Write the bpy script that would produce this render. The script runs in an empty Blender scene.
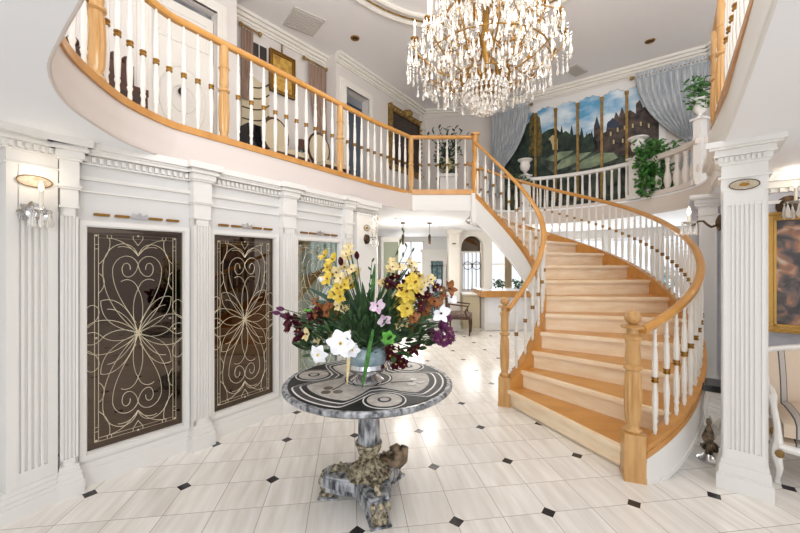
import bpy, math, random
from mathutils import Vector, Matrix
from mathutils.geometry import tessellate_polygon
random.seed(7)
PI = math.pi
C = bpy.context.scene.collection
F, HOR, EYE = 361.0, 264.0, 1.55
H1, H2, H3 = 2.38, 2.68, 5.35          # lower ceiling, upper floor, upper ceiling
def V(*a): return Vector(a)
def at(px, py, Y): return Vector(((px-400)/F*Y, Y, EYE-(py-HOR)/F*Y))

# ------------------------------------------------------------------ materials
M = {}
def mat(name, col, rough=.5, metal=0, noise=0, nscale=8, col2=None, bump=0, trans=0, emit=0, coat=0, spec=.5, stretch=None, ior=1.45, sheen=0):
    m = bpy.data.materials.new(name); m.use_nodes = True
    nt = m.node_tree; b = nt.nodes['Principled BSDF']
    def lin(c): return tuple((x/255/12.92 if x/255 <= .04045 else ((x/255+.055)/1.055)**2.4) for x in c)+(1,)
    b.inputs['Base Color'].default_value = lin(col)
    b.inputs['Roughness'].default_value = rough; b.inputs['Metallic'].default_value = metal
    b.inputs['Specular IOR Level'].default_value = spec
    b.inputs['IOR'].default_value = ior
    b.inputs['Coat Weight'].default_value = coat
    if trans: b.inputs['Transmission Weight'].default_value = trans
    if emit: b.inputs['Emission Color'].default_value = lin(col); b.inputs['Emission Strength'].default_value = emit
    if col2 or bump:
        tc = nt.nodes.new('ShaderNodeTexCoord'); mp = nt.nodes.new('ShaderNodeMapping'); n = nt.nodes.new('ShaderNodeTexNoise')
        nt.links.new(tc.outputs['Object'], mp.inputs[0]); nt.links.new(mp.outputs[0], n.inputs['Vector'])
        if stretch: mp.inputs['Scale'].default_value = stretch
        n.inputs['Scale'].default_value = nscale; n.inputs['Detail'].default_value = 5
        if col2:
            r = nt.nodes.new('ShaderNodeValToRGB'); r.color_ramp.elements[0].color = lin(col); r.color_ramp.elements[1].color = lin(col2)
            r.color_ramp.elements[0].position = .5-(.18 if not noise else noise); r.color_ramp.elements[1].position = .5+(.18 if not noise else noise)
            nt.links.new(n.outputs['Fac'], r.inputs[0]); nt.links.new(r.outputs[0], b.inputs['Base Color'])
        if bump:
            bp = nt.nodes.new('ShaderNodeBump'); bp.inputs['Strength'].default_value = bump; bp.inputs['Distance'].default_value = .01
            nt.links.new(n.outputs['Fac'], bp.inputs['Height']); nt.links.new(bp.outputs[0], b.inputs['Normal'])
    M[name] = m
    return m
def linc(c): return tuple((x/255/12.92 if x/255 <= .04045 else ((x/255+.055)/1.055)**2.4) for x in c)+(1,)
mat('white_paint', (229,226,221), .45)
mat('wall_white', (218,216,213), .6)
mat('trim_cream', (232,226,216), .5)
mat('fascia', (216,205,198), .5)
mat('ceiling_low', (246,247,250), .7)
mat('ceiling_up', (240,236,234), .8)
mat('upper_wall', (222,214,207), .7)
mat('grey_wall', (196,196,204), .7, col2=(208,206,212), nscale=20)
mat('oak', (188,130,64), .34, col2=(206,150,82), nscale=6, stretch=(1,1,.35), coat=.3)
mat('oak_light', (186,138,80), .36, col2=(206,162,104), nscale=7, stretch=(4,4,.6), coat=.3)
mat('oak_rail', (194,136,64), .3, col2=(208,152,78), nscale=5, coat=.4)
mat('oak_tread', (216,158,84), .3, col2=(200,140,68), nscale=3, stretch=(1,3,1), coat=.15)
mat('oak_riser', (252,234,204), .35, col2=(242,214,176), nscale=4, stretch=(1,1,4), coat=.2)  # daylight sheen on risers and nosings is put into this paler oak
mat('baluster_white', (226,221,212), .4)
mat('brass', (146,106,48), .35, metal=.8)
mat('gold', (158,120,60), .36, metal=.7, bump=.4, nscale=40)
mat('gold_paint', (168,136,74), .5, metal=.3, col2=(122,92,46), nscale=14)
mat('bronze', (74,58,42), .4, metal=.7)
mat('marble_grey', (52,56,62), .35, col2=(186,188,192), nscale=20, noise=.14, coat=.2, stretch=(1.6,1.6,.5))
mat('marble_dark', (14,14,15), .45, col2=(34,33,33), nscale=20, spec=.3)
mat('inlay_light', (206,200,192), .4, col2=(174,168,162), nscale=24, spec=.3)
mat('inlay_white', (232,230,226), .3)
mat('inlay_mid', (84,82,82), .45, col2=(50,50,52), nscale=40, spec=.3)
mat('inlay_brown', (92,74,60), .3, coat=.5)
mat('stone_base', (74,66,50), .55, col2=(190,184,170), nscale=18, noise=.12, bump=1)
mat('stone_gold', (74,64,48), .5, metal=.1, col2=(190,178,150), nscale=40, noise=.13, bump=1)
mat('stone_brown', (50,40,30), .5, col2=(146,124,98), nscale=18, noise=.13, bump=1)
mat('silver_metal', (210,210,212), .16, metal=1)
mat('blue_ceramic', (120,148,160), .2, col2=(170,186,190), nscale=22, coat=.6)
mat('mirror_glass', (98,86,76), .02, metal=1)
mat('mirror_glass_green', (150,164,156), .05, metal=1)
mat('leading', (224,214,190), .3, metal=.6)
mat('crystal', (246,242,234), .06, trans=.6, ior=1.5, spec=1, coat=.5)
mat('bulb', (255,224,170), .4, emit=7)
mat('candle', (244,236,218), .5)
mat('drape', (164,170,176), .6, col2=(210,212,212), nscale=5, stretch=(6,6,.6))
mat('drape_stripe', (176,150,130), .7, col2=(120,92,78), nscale=9, stretch=(8,8,.05))
mat('drape_cream', (206,190,160), .7)
mat('leaf', (44,92,40), .5, col2=(84,140,62), nscale=30)
mat('leaf_grey', (66,96,80), .5, col2=(40,66,52), nscale=12)
mat('leaf_dark', (40,64,40), .5, col2=(74,104,62), nscale=20)
mat('leaf_bright', (96,170,60), .45)
mat('stem', (120,140,70), .5)
mat('lily_white', (246,246,250), .45)
mat('orchid_pink', (240,226,234), .5, col2=(204,170,196), nscale=40)
mat('yellow', (212,180,44), .5, col2=(232,208,100), nscale=40)
mat('cream_petal', (236,224,180), .5, col2=(222,196,130), nscale=40)
mat('amber', (168,112,56), .5, col2=(116,60,30), nscale=50)
mat('burgundy', (96,20,40), .5, col2=(64,12,30), nscale=40)
mat('purple', (98,40,84), .5, col2=(130,70,110), nscale=40)
mat('dark_wood', (64,38,26), .35, col2=(88,54,36), nscale=8)
mat('black_gloss', (24,24,28), .2)
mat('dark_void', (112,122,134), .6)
mat('urn_white', (232,228,222), .5)
mat('plaster', (214,204,194), .6)
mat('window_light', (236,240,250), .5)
mat('iron', (60,64,74), .4, metal=.5)
mat('sage', (150,156,136), .6)
mat('counter_white', (236,236,238), .25)
mat('wicker', (222,212,184), .6, col2=(180,166,136), nscale=60)
mat('outdoor_blue', (90,130,140), .6, col2=(170,196,196), nscale=20)
mat('grille', (58,50,44), .5)
mat('vent_white', (205,198,190), .6)
mat('gilt_thread', (170,130,60), .5)
mat('cushion_dark', (66,52,50), .7, col2=(150,130,116), nscale=25)
mat('lamp_glow', (255,244,224), .4, emit=5)
mat('ceramic_disc', (206,196,176), .4, col2=(170,150,120), nscale=40)

def striped(name, c1, c2, c3, axis, scale):
    m = bpy.data.materials.new(name); m.use_nodes = True; nt = m.node_tree; b = nt.nodes['Principled BSDF']
    tc = nt.nodes.new('ShaderNodeTexCoord'); sp = nt.nodes.new('ShaderNodeSeparateXYZ')
    nt.links.new(tc.outputs['Object'], sp.inputs[0])
    mu = nt.nodes.new('ShaderNodeMath'); mu.operation = 'MULTIPLY'; mu.inputs[1].default_value = scale
    fr = nt.nodes.new('ShaderNodeMath'); fr.operation = 'FRACT'
    nt.links.new(sp.outputs[axis], mu.inputs[0]); nt.links.new(mu.outputs[0], fr.inputs[0])
    r = nt.nodes.new('ShaderNodeValToRGB'); r.color_ramp.interpolation = 'CONSTANT'
    e = r.color_ramp.elements; e[0].position = 0; e[0].color = linc(c1); e[1].position = .60; e[1].color = linc(c2)
    x = e.new(.66); x.color = linc(c3); x = e.new(.86); x.color = linc(c2); x = e.new(.89); x.color = linc(c1)
    nt.links.new(fr.outputs[0], r.inputs[0]); nt.links.new(r.outputs[0], b.inputs['Base Color']); b.inputs['Roughness'].default_value = .7
    M[name] = m
striped('settee_fabric', (208,188,166), (70,78,76), (182,172,164), 0, 6.9)

def floor_material():
    m = bpy.data.materials.new('floor_tiles'); m.use_nodes = True; nt = m.node_tree; b = nt.nodes['Principled BSDF']
    N = nt.nodes.new; L = nt.links.new
    tc = N('ShaderNodeTexCoord'); mp = N('ShaderNodeMapping')
    # grid axes: pitch .593, rotated 7.87 deg, one inlay at (.3395, 2.1724)
    mp.vector_type = 'TEXTURE'; mp.inputs['Location'].default_value = (.3395, 2.1724, 0)
    mp.inputs['Rotation'].default_value = (0, 0, math.radians(7.87)); mp.inputs['Scale'].default_value = (.593, .593, 1)
    L(tc.outputs['Object'], mp.inputs[0]); sp = N('ShaderNodeSeparateXYZ'); L(mp.outputs[0], sp.inputs[0])
    def ma(op, a, bb=None, c=None):
        n = N('ShaderNodeMath'); n.operation = op
        for i, v in enumerate((a, bb, c)):
            if v is None: continue
            if isinstance(v, (int, float)): n.inputs[i].default_value = v
            else: L(v, n.inputs[i])
        return n.outputs[0]
    def dist(v, p):   # distance to nearest multiple of p
        return ma('PINGPONG', v, p/2) if False else ma('ABSOLUTE', ma('SUBTRACT', ma('FRACT', ma('ADD', ma('DIVIDE', v, p), .5)), .5))
    u, v = sp.outputs[0], sp.outputs[1]
    du, dv = dist(u, 1), dist(v, 1)              # in units of the pitch
    dia = ma('LESS_THAN', ma('ADD', du, dv), .082)
    hu, hv = dist(u, .5), dist(v, .5)            # in units of half the pitch
    gl = ma('LESS_THAN', ma('MINIMUM', hu, hv), .0065)
    # per tile random tone
    fu, fv = ma('FLOOR', ma('MULTIPLY', u, 2)), ma('FLOOR', ma('MULTIPLY', v, 2))
    cb = N('ShaderNodeCombineXYZ'); L(fu, cb.inputs[0]); L(fv, cb.inputs[1])
    wn = N('ShaderNodeTexWhiteNoise'); L(cb.outputs[0], wn.inputs['Vector'])
    # streaks of travertine, direction along u+... of every tile
    mp2 = N('ShaderNodeMapping'); mp2.inputs['Rotation'].default_value = (0,0,math.radians(6)); mp2.inputs['Scale'].default_value = (11, 1.2, 1)
    L(mp.outputs[0], mp2.inputs[0])
    av = N('ShaderNodeVectorMath'); av.operation = 'ADD'; L(mp2.outputs[0], av.inputs[0])
    sc = N('ShaderNodeVectorMath'); sc.operation = 'SCALE'; L(wn.outputs['Color'], sc.inputs[0]); sc.inputs['Scale'].default_value = 20; L(sc.outputs[0], av.inputs[1])
    nz = N('ShaderNodeTexNoise'); nz.inputs['Scale'].default_value = 1; nz.inputs['Detail'].default_value = 4; L(av.outputs[0], nz.inputs['Vector'])
    rp = N('ShaderNodeValToRGB'); rp.color_ramp.elements[0].position = .3; rp.color_ramp.elements[0].color = linc((226,219,210))
    rp.color_ramp.elements[1].position = .72; rp.color_ramp.elements[1].color = linc((248,244,238)); L(nz.outputs['Fac'], rp.inputs[0])
    hs = N('ShaderNodeHueSaturation'); L(rp.outputs[0], hs.inputs['Color']); L(ma('ADD', ma('MULTIPLY', wn.outputs['Value'], .08), .96), hs.inputs['Value'])
    m1 = N('ShaderNodeMix'); m1.data_type = 'RGBA'; L(gl, m1.inputs[0]); L(hs.outputs[0], m1.inputs[6]); m1.inputs[7].default_value = linc((168,158,148))
    m2 = N('ShaderNodeMix'); m2.data_type = 'RGBA'; L(dia, m2.inputs[0]); L(m1.outputs[2], m2.inputs[6]); m2.inputs[7].default_value = linc((38,36,38))
    L(m2.outputs[2], b.inputs['Base Color'])
    b.inputs['Roughness'].default_value = .2; b.inputs['Specular IOR Level'].default_value = .5
    M['floor_tiles'] = m
floor_material()
def mural_sky():
    m = bpy.data.materials.new('mural_sky'); m.use_nodes = True; nt = m.node_tree; b = nt.nodes['Principled BSDF']
    tc = nt.nodes.new('ShaderNodeTexCoord'); mp = nt.nodes.new('ShaderNodeMapping'); mp.inputs['Scale'].default_value = (1,1,2.2)
    n = nt.nodes.new('ShaderNodeTexNoise'); n.inputs['Scale'].default_value = 1.7; n.inputs['Detail'].default_value = 7
    nt.links.new(tc.outputs['Object'], mp.inputs[0]); nt.links.new(mp.outputs[0], n.inputs['Vector'])
    r = nt.nodes.new('ShaderNodeValToRGB'); e = r.color_ramp.elements
    e[0].position = .36; e[0].color = linc((92,160,200)); e[1].position = .60; e[1].color = linc((226,236,242))
    nt.links.new(n.outputs['Fac'], r.inputs[0]); nt.links.new(r.outputs[0], b.inputs['Base Color']); b.inputs['Roughness'].default_value = .7
    M['mural_sky'] = m
mural_sky()
mat('mural_tree', (12,24,26), .7, col2=(52,70,56), nscale=8)
mat('mural_gold_tree', (128,108,52), .7, col2=(50,54,36), nscale=12)
mat('mural_castle', (34,32,38), .7, col2=(98,82,72), nscale=9)
mat('mural_spire', (52,62,82), .7)
mat('mural_ground', (22,30,34), .7, col2=(86,96,80), nscale=6)
mat('mural_rock', (150,164,130), .7, col2=(80,98,84), nscale=5)
mat('mural_house', (196,180,130), .7)
def painting_mat(name, cols, scale):
    m = bpy.data.materials.new(name); m.use_nodes = True; nt = m.node_tree; b = nt.nodes['Principled BSDF']
    tc = nt.nodes.new('ShaderNodeTexCoord'); n = nt.nodes.new('ShaderNodeTexNoise'); n.inputs['Scale'].default_value = scale; n.inputs['Detail'].default_value = 3; n.inputs['Distortion'].default_value = 1.2
    nt.links.new(tc.outputs['Object'], n.inputs['Vector']); r = nt.nodes.new('ShaderNodeValToRGB'); e = r.color_ramp.elements
    e[0].position = .3; e[0].color = linc(cols[0]); e[1].position = .75; e[1].color = linc(cols[-1])
    for i, c in enumerate(cols[1:-1]): x = e.new(.42+.26*i/max(1, len(cols)-2)); x.color = linc(c)
    nt.links.new(n.outputs['Fac'], r.inputs[0]); nt.links.new(r.outputs[0], b.inputs['Base Color']); b.inputs['Roughness'].default_value = .4
    M[name] = m
painting_mat('floral_canvas', [(26,18,16), (54,38,32), (92,76,68), (150,96,60), (190,170,150)], 7)
painting_mat('dark_canvas', [(28,24,26), (44,36,34), (70,56,44)], 3)
painting_mat('gold_canvas', [(196,150,50), (210,170,80), (150,90,40)], 9)

# ------------------------------------------------------------------ mesh helpers
class MB:
    def __init__(s): s.v = []; s.f = []
    def add(s, vs, fs):
        o = len(s.v); s.v += [Vector(v) for v in vs]; s.f += [tuple(i+o for i in f) for f in fs]
    def box(s, c, size, rz=0, taper=1):
        x, y, z = [k/2 for k in size]; R = Matrix.Rotation(rz, 3, 'Z'); c = Vector(c)
        vs = [c+R@Vector((sx*x*(taper if sz > 0 else 1), sy*y*(taper if sz > 0 else 1), sz*z)) for sz in (-1,1) for sx, sy in ((-1,-1),(1,-1),(1,1),(-1,1))]
        s.add(vs, [(3,2,1,0),(4,5,6,7),(0,1,5,4),(1,2,6,5),(2,3,7,6),(3,0,4,7)])
        return s
    def fbox(s, fr, s0, s1, n0, n1, z0, z1):           # box in a wall frame fr=(origin2d, dir2d, normal2d)
        A, d, n = fr
        def P(a, b, z): return (A[0]+d[0]*a+n[0]*b, A[1]+d[1]*a+n[1]*b, z)
        vs = [P(s0,n0,z0),P(s1,n0,z0),P(s1,n1,z0),P(s0,n1,z0),P(s0,n0,z1),P(s1,n0,z1),P(s1,n1,z1),P(s0,n1,z1)]
        s.add(vs, [(3,2,1,0),(4,5,6,7),(0,1,5,4),(1,2,6,5),(2,3,7,6),(3,0,4,7)])
        return s
    def fprism(s, fr, poly, n0, n1):                    # polygon (s,z) extruded along the normal
        A, d, n = fr; k = len(poly)
        def P(a, b, z): return (A[0]+d[0]*a+n[0]*b, A[1]+d[1]*a+n[1]*b, z)
        vs = [P(a,n0,z) for a, z in poly]+[P(a,n1,z) for a, z in poly]
        tr = tessellate_polygon([[Vector((a,z,0)) for a, z in poly]])
        fs = [tuple(t) for t in tr]+[tuple(i+k for i in reversed(t)) for t in tr]
        fs += [(i, (i+1)%k, (i+1)%k+k, i+k) for i in range(k)]
        s.add(vs, fs); return s
    def prism(s, poly, z0, z1, holes=()):
        loops = [list(poly)]+[list(h) for h in holes]
        flat = [p for l in loops for p in l]; k = len(flat)
        tr = tessellate_polygon([[Vector((p[0],p[1],0)) for p in l] for l in loops])
        vs = [(p[0],p[1],z0) for p in flat]+[(p[0],p[1],z1) for p in flat]
        fs = [tuple(reversed(t)) for t in tr]+[tuple(i+k for i in t) for t in tr]
        o = 0
        for l in loops:
            m = len(l); fs += [(o+i, o+(i+1)%m, o+(i+1)%m+k, o+i+k) for i in range(m)]; o += m
        s.add(vs, fs); return s
    def lathe(s, prof, c=(0,0,0), segs=12, flute=0, fl=0, M3=None):
        c = Vector(c); vs = []; n = len(prof)
        for r, z in prof:
            for k in range(segs):
                a = 2*PI*k/segs; rr = r*(1-fl*(k%2)) if (flute and flute[0] <= z <= flute[1]) else r
                p = Vector((rr*math.cos(a), rr*math.sin(a), z))
                if M3: p = M3@p
                vs.append(c+p)
        fs = [(i*segs+k, i*segs+(k+1)%segs, (i+1)*segs+(k+1)%segs, (i+1)*segs+k) for i in range(n-1) for k in range(segs)]
        fs += [tuple(reversed(range(segs))), tuple(range((n-1)*segs, n*segs))]
        s.add(vs, fs); return s
    def sweep(s, prof, path, up=Vector((0,0,1)), closed=False, rad=None):
        # profile points (side, up) swept along the path, side = horizontal left normal of the path
        path = [Vector(p) for p in path]; n = len(path); m = len(prof); vs = []
        for i, p in enumerate(path):
            a = path[max(i-1,0)] if not closed else path[i-1]; b = path[min(i+1,n-1)] if not closed else path[(i+1)%n]
            t = b-a; t.z = 0 if up is not None else t.z
            side = up.cross(b-a); side.normalize()
            if not closed and 0 < i < n-1:
                t1 = (path[i]-path[i-1]); t2 = (path[i+1]-path[i]); t1.z = t2.z = 0
                if t1.length > 1e-6 and t2.length > 1e-6:
                    k = max(.5, math.cos(t1.angle(t2)/2)); side = side/k
            sc = rad[i] if rad else 1
            for x, y in prof: vs.append(p+side*x*sc+up*y*sc)
        fs = [(i*m+k, (i+1)*m+k, (i+1)*m+(k+1)%m, i*m+(k+1)%m) for i in range(n-1) for k in range(m)]
        if closed: fs += [((n-1)*m+k, k, (k+1)%m, (n-1)*m+(k+1)%m) for k in range(m)]
        else: fs += [tuple(range(m)), tuple(reversed(range((n-1)*m, n*m)))]
        s.add(vs, fs); return s
    def tube(s, path, r, segs=6):
        path = [Vector(p) for p in path]; n = len(path); vs = []
        t0 = (path[1]-path[0]).normalized(); x = t0.orthogonal().normalized()
        for i, p in enumerate(path):
            t = (path[min(i+1,n-1)]-path[max(i-1,0)])
            if t.length < 1e-9: t = t0.copy()
            t.normalize(); x = (x-t*x.dot(t)); x = x.normalized() if x.length > 1e-6 else t.orthogonal().normalized(); y = t.cross(x)
            rr = r[i] if isinstance(r, (list,tuple)) else r
            for k in range(segs):
                a = 2*PI*k/segs; vs.append(p+(x*math.cos(a)+y*math.sin(a))*rr)
        fs = [(i*segs+k, i*segs+(k+1)%segs, (i+1)*segs+(k+1)%segs, (i+1)*segs+k) for i in range(n-1) for k in range(segs)]
        fs += [tuple(reversed(range(segs))), tuple(range((n-1)*segs, n*segs))]
        s.add(vs, fs); return s
    def ball(s, c, r, seg=8, rings=5):
        if not isinstance(r, (tuple,list)): r = (r,r,r)
        c = Vector(c); vs = [c+Vector((0,0,-r[2]))]
        for i in range(1, rings):
            ph = -PI/2+PI*i/rings
            for k in range(seg): a = 2*PI*k/seg; vs.append(c+Vector((r[0]*math.cos(ph)*math.cos(a), r[1]*math.cos(ph)*math.sin(a), r[2]*math.sin(ph))))
        vs.append(c+Vector((0,0,r[2]))); t = len(vs)-1
        fs = [(0, 1+(k+1)%seg, 1+k) for k in range(seg)]
        for i in range(rings-2):
            fs += [(1+i*seg+k, 1+i*seg+(k+1)%seg, 1+(i+1)*seg+(k+1)%seg, 1+(i+1)*seg+k) for k in range(seg)]
        fs += [(t, 1+(rings-2)*seg+k, 1+(rings-2)*seg+(k+1)%seg) for k in range(seg)]
        s.add(vs, fs); return s
    def petal(s, c, d, up, ln, w, curl=.3, n=5, thick=.0012):
        # a leaf or petal: starts at c, runs along d, bends towards up
        d = Vector(d).normalized(); up = Vector(up); up = (up-d*up.dot(d)).normalized(); sd = d.cross(up); c = Vector(c)
        vs = []
        for i in range(n+1):
            t = i/n; wd = w*math.sin(PI*min(1,(t*.86+.1)))**.8*.5
            p = c+d*ln*t+up*curl*ln*t*t
            vs += [p-sd*wd+up*wd*.35, p-up*thick, p+sd*wd+up*wd*.35, p+up*thick]
        fs = []
        for i in range(n):
            a, b = i*4, i*4+4
            fs += [(a,a+1,b+1,b),(a+1,a+2,b+2,b+1),(a+2,a+3,b+3,b+2),(a+3,a,b,b+3)]
        fs += [(0,3,2,1), (n*4,n*4+1,n*4+2,n*4+3)]
        s.add(vs, fs); return s
    def mesh(s, name, m, smooth=False, inv=None):
        me = bpy.data.meshes.new(name); vs = [inv@v for v in s.v] if inv else s.v
        me.from_pydata([tuple(v) for v in vs], [], s.f); me.materials.append(M[m])
        if smooth:
            for p in me.polygons: p.use_smooth = True
            try: me.set_sharp_from_angle(angle=math.radians(38))
            except Exception: pass
        return me
    def build(s, name, m, parent=None, smooth=False, **kw):      # vertices given in world coordinates
        W = wm(parent) if parent else Matrix()
        o = bpy.data.objects.new(name, s.mesh(name, m, smooth, W.inverted() if parent else None)); C.objects.link(o)
        if parent: o.parent = parent
        tag(o, **kw); return o
def wm(o):
    M4 = o.matrix_basis.copy(); p = o.parent
    while p: M4 = p.matrix_basis@M4; p = p.parent
    return M4
def tag(o, label=None, cat=None, group=None, kind=None):
    if label: o['label'] = label
    if cat: o['category'] = cat
    if group: o['group'] = group
    if kind: o['kind'] = kind
    return o
def thing(name, label, cat, loc=(0,0,0), rz=0, group=None):
    o = bpy.data.objects.new(name, None); o.empty_display_size = .1; C.objects.link(o); o.location = loc; o.rotation_euler = (0,0,rz)
    return tag(o, label, cat, group)
def copy_tree(o, parent=None):
    c = o.copy(); C.objects.link(c)
    if parent: c.parent = parent
    for ch in [x for x in C.objects if x.parent == o]: copy_tree(ch, c)
    return c
def struct(name, mb, m, smooth=False, parent=None): return mb.build(name, m, parent, smooth, kind=None if parent else 'structure')
def frame2(A, B, flip=False):
    d = Vector((B[0]-A[0], B[1]-A[1])).normalized(); n = Vector((d[1], -d[0]))
    if flip: n = -n
    return (Vector(A[:2]), d, n)
def fp(fr, s, n, z): A, d, nn = fr; return Vector((A[0]+d[0]*s+nn[0]*n, A[1]+d[1]*s+nn[1]*n, z))
def circle(r, n, z=0, c=(0,0)): return [(c[0]+r*math.cos(2*PI*k/n), c[1]+r*math.sin(2*PI*k/n), z) for k in range(n)]

# ------------------------------------------------------------------ camera
cam = bpy.data.cameras.new('camera'); co = bpy.data.objects.new('camera', cam); C.objects.link(co)
co.location = (0,0,EYE); co.rotation_euler = (PI/2,0,0); cam.sensor_width = 36; cam.lens = F/800*36; cam.shift_y = -(266.5-HOR)/800
cam.clip_start = .05; bpy.context.scene.camera = co

# ------------------------------------------------------------------ curves of the stair and the opening
def bez(P, n):
    k = len(P)-1; out = []
    for i in range(n+1):
        t = i/n; x = y = 0
        for j, p in enumerate(P): c = math.comb(k,j)*(1-t)**(k-j)*t**j; x += c*p[0]; y += c*p[1]
        out.append(Vector((x,y)))
    return out
class Path:
    def __init__(s, pts): 
        s.p = [Vector(q[:2]) for q in pts]; s.L = [0]
        for a, b in zip(s.p, s.p[1:]): s.L.append(s.L[-1]+(b-a).length)
        s.len = s.L[-1]
    def at(s, d):
        d = max(0, min(s.len, d))
        for i in range(len(s.L)-1):
            if d <= s.L[i+1]+1e-9:
                t = (d-s.L[i])/max(1e-9, s.L[i+1]-s.L[i]); return s.p[i].lerp(s.p[i+1], t)
        return s.p[-1].copy()
    def tan(s, d): a, b = s.at(d-.02), s.at(d+.02); return (b-a).normalized()
INN = Path(bez([(1.184,3.935),(1.956,4.202),(2.086,4.983),(1.185,5.626)], 80))
OUT = Path(bez([(1.727,2.567),(3.085,2.948),(3.825,4.847),(3.954,6.99),(1.296,7.0)], 120))
def zin(u): return .292+(2.666-.292)*u
def zout(u): return .28+(2.702-.28)*u-.044*u*(1-u)

left_edge = [(-.62,.80),(-.976,1.107),(-1.229,1.305),(-1.506,1.54),(-1.72,1.84),(-1.83,2.15),(-1.89,2.5),(-1.84,2.85),(-1.74,3.03),(-1.45,3.445),(-1.15,3.875),(-.76,4.45),(-.36,5.03)]
def smooth_pts(pts, n=6):
    out = []
    P = [Vector(p) for p in pts]
    for i in range(len(P)-1):
        p0 = P[max(i-1,0)]; p1 = P[i]; p2 = P[i+1]; p3 = P[min(i+2,len(P)-1)]
        for k in range(n):
            t = k/n; out.append(.5*((2*p1)+(p2-p0)*t+(2*p0-5*p1+4*p2-p3)*t*t+(3*p1-p0-3*p2+p3)*t**3))
    out.append(P[-1]); return out
LE = smooth_pts(left_edge)
land = [(.19,5.66),(1.17,5.66)]
ledge = smooth_pts([(1.27,7.12),(1.9,7.52),(2.5,7.6),(3.05,7.45),(3.7,6.95),(4.1,6.3),(4.27,5.6),(4.15,4.95),(3.72,4.33),(3.25,3.72),(2.66,3.11)])
right_edge = [(2.66,3.11),(2.12,2.33),(1.5,1.53),(1.19,1.135)]
HOLE = [tuple(p) for p in LE]+land+[tuple(p) for p in ledge]+right_edge[1:]+[(.8,.8),(.3,.62),(-.3,.62)]
OUTER = [(-5.5,-.9),(6.5,-.9),(8.5,4),(8.5,13),(-5.5,13)]

# ------------------------------------------------------------------ room shell
struct('floor', MB().prism([(-6,-3.5),(8.5,-3.5),(8.5,13.4),(-6,13.4)], -.1, 0), 'floor_tiles')
struct('ceiling', MB().prism(OUTER, H1, H2, holes=[HOLE]), 'ceiling_low')
struct('ceiling_upper', MB().prism([(-6,-1.5),(8.5,-1.5),(8.5,13),(-6,13)], H3, H3+.1), 'ceiling_up')
# oval medallion moulding on the upper ceiling
mc = (.88,3.74)
for i, r in enumerate((2.06, 1.86)):
    mb = MB(); mb.sweep([(-.035,0),(.035,0),(.03,-.03),(0,-.045),(-.03,-.03)], [(mc[0]+r*math.cos(2*PI*k/72), mc[1]+r*math.sin(2*PI*k/72), H3) for k in range(72)], closed=True)
    struct('trim_%d' % (i+1), mb, 'trim_cream', True)
mb = MB(); mb.sweep([(-.008,0),(.008,0),(.006,-.02),(-.006,-.02)], [(mc[0]+1.98*math.cos(2*PI*k/72), mc[1]+1.98*math.sin(2*PI*k/72), H3) for k in range(72)], closed=True)
struct('trim_3', mb, 'gold_paint', True)

# fascia around the opening (white cove) and the landing
fascia_prof = [(.004,.27),(.004,.25),(.005,.2),(.006,.12),(.008,.05),(.014,.035),(.014,.006),(.008,.0),(.0,.0),(-.04,.02),(-.05,.27)]
def side_sweep(prof, pts, z, flip=1): return [Vector((p[0],p[1],z)) for p in pts]
fp_ = [(-x,y) for x, y in fascia_prof][::-1]
run = [Vector((p[0],p[1],H1)) for p in LE]+[Vector((land[0][0],land[0][1],H1))]
struct('trim_4', MB().sweep(fp_, run), 'fascia', True)
struct('trim_14', MB().sweep(fp_, [Vector((p[0],p[1],H1)) for p in land]), 'white_paint', True)
run = [Vector((p[0],p[1],H1)) for p in right_edge][::-1]
struct('trim_5', MB().sweep([(x,y) for x, y in fascia_prof], run), 'white_paint', True)
run = [Vector((p[0],p[1],H1)) for p in ledge]
struct('trim_6', MB().sweep(fp_, run), 'plaster', True)

# ---- left wall with mirror bays
WL = 1.0
b1 = frame2((-2.178,2.504),(-1.739,3.025)); b2 = frame2((-1.616,3.197),(-1.202,3.806))
S2 = 2.2
def bay(fr, p0, p1):        # wall around a glass pane; trim pieces proud of it
    pass
wl = MB()
z0, z1 = .222, 1.818
for fr, a, b, panes in ((b1, -.10, .80, [(.0,.624)]), (b2, -.06, S2, [(-.03,.612),(.896,1.55)])):
    x = a
    for (q0, q1) in panes:
        wl.fbox(fr, x, q0, -.16, -.02, 0, H1); wl.fbox(fr, q0, q1, -.16, -.02, 0, z0); wl.fbox(fr, q0, q1, -.16, -.02, z1, H1); x = q1
    wl.fbox(fr, x, b, -.16, -.02, 0, H1)
struct('wall_left', wl, 'wall_white')
bb = MB()
for fr, a, b in ((b1, -.1, .70), (b2, -.08, S2)):
    bb.fbox(fr, a, b, -.02, 0, 0, .12); bb.fbox(fr, a, b, -.02, -.006, .12, .165)
    bb.fbox(fr, a, b, -.02, -.012, .165, .19)
struct('baseboard_left', bb, 'white_paint')
cr = MB()
for fr, a, b in ((b1, -.1, .72), (b2, -.1, S2)):
    cr.fbox(fr, a, b, -.02, .004, 2.145, 2.16); cr.fbox(fr, a, b, -.02, -.004, 2.05, 2.062); cr.fbox(fr, a, b, -.02, .0, 2.135, 2.145)
    cr.fbox(fr, a, b, -.02, .02, 2.24, 2.25); cr.fbox(fr, a, b, -.02, .01, 2.25, H1+.006); cr.fbox(fr, a, b, .0, .06, 2.30, 2.32); cr.fbox(fr, a, b, .0, .07, 2.32, 2.335); cr.fbox(fr, a, b, .0, .09, 2.335, H1+.006)
    k = a
    while k < b: cr.fbox(fr, k, k+.022, 0, .035, 2.255, 2.292); k += .042
struct('trim_7', cr, 'white_paint')

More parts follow.
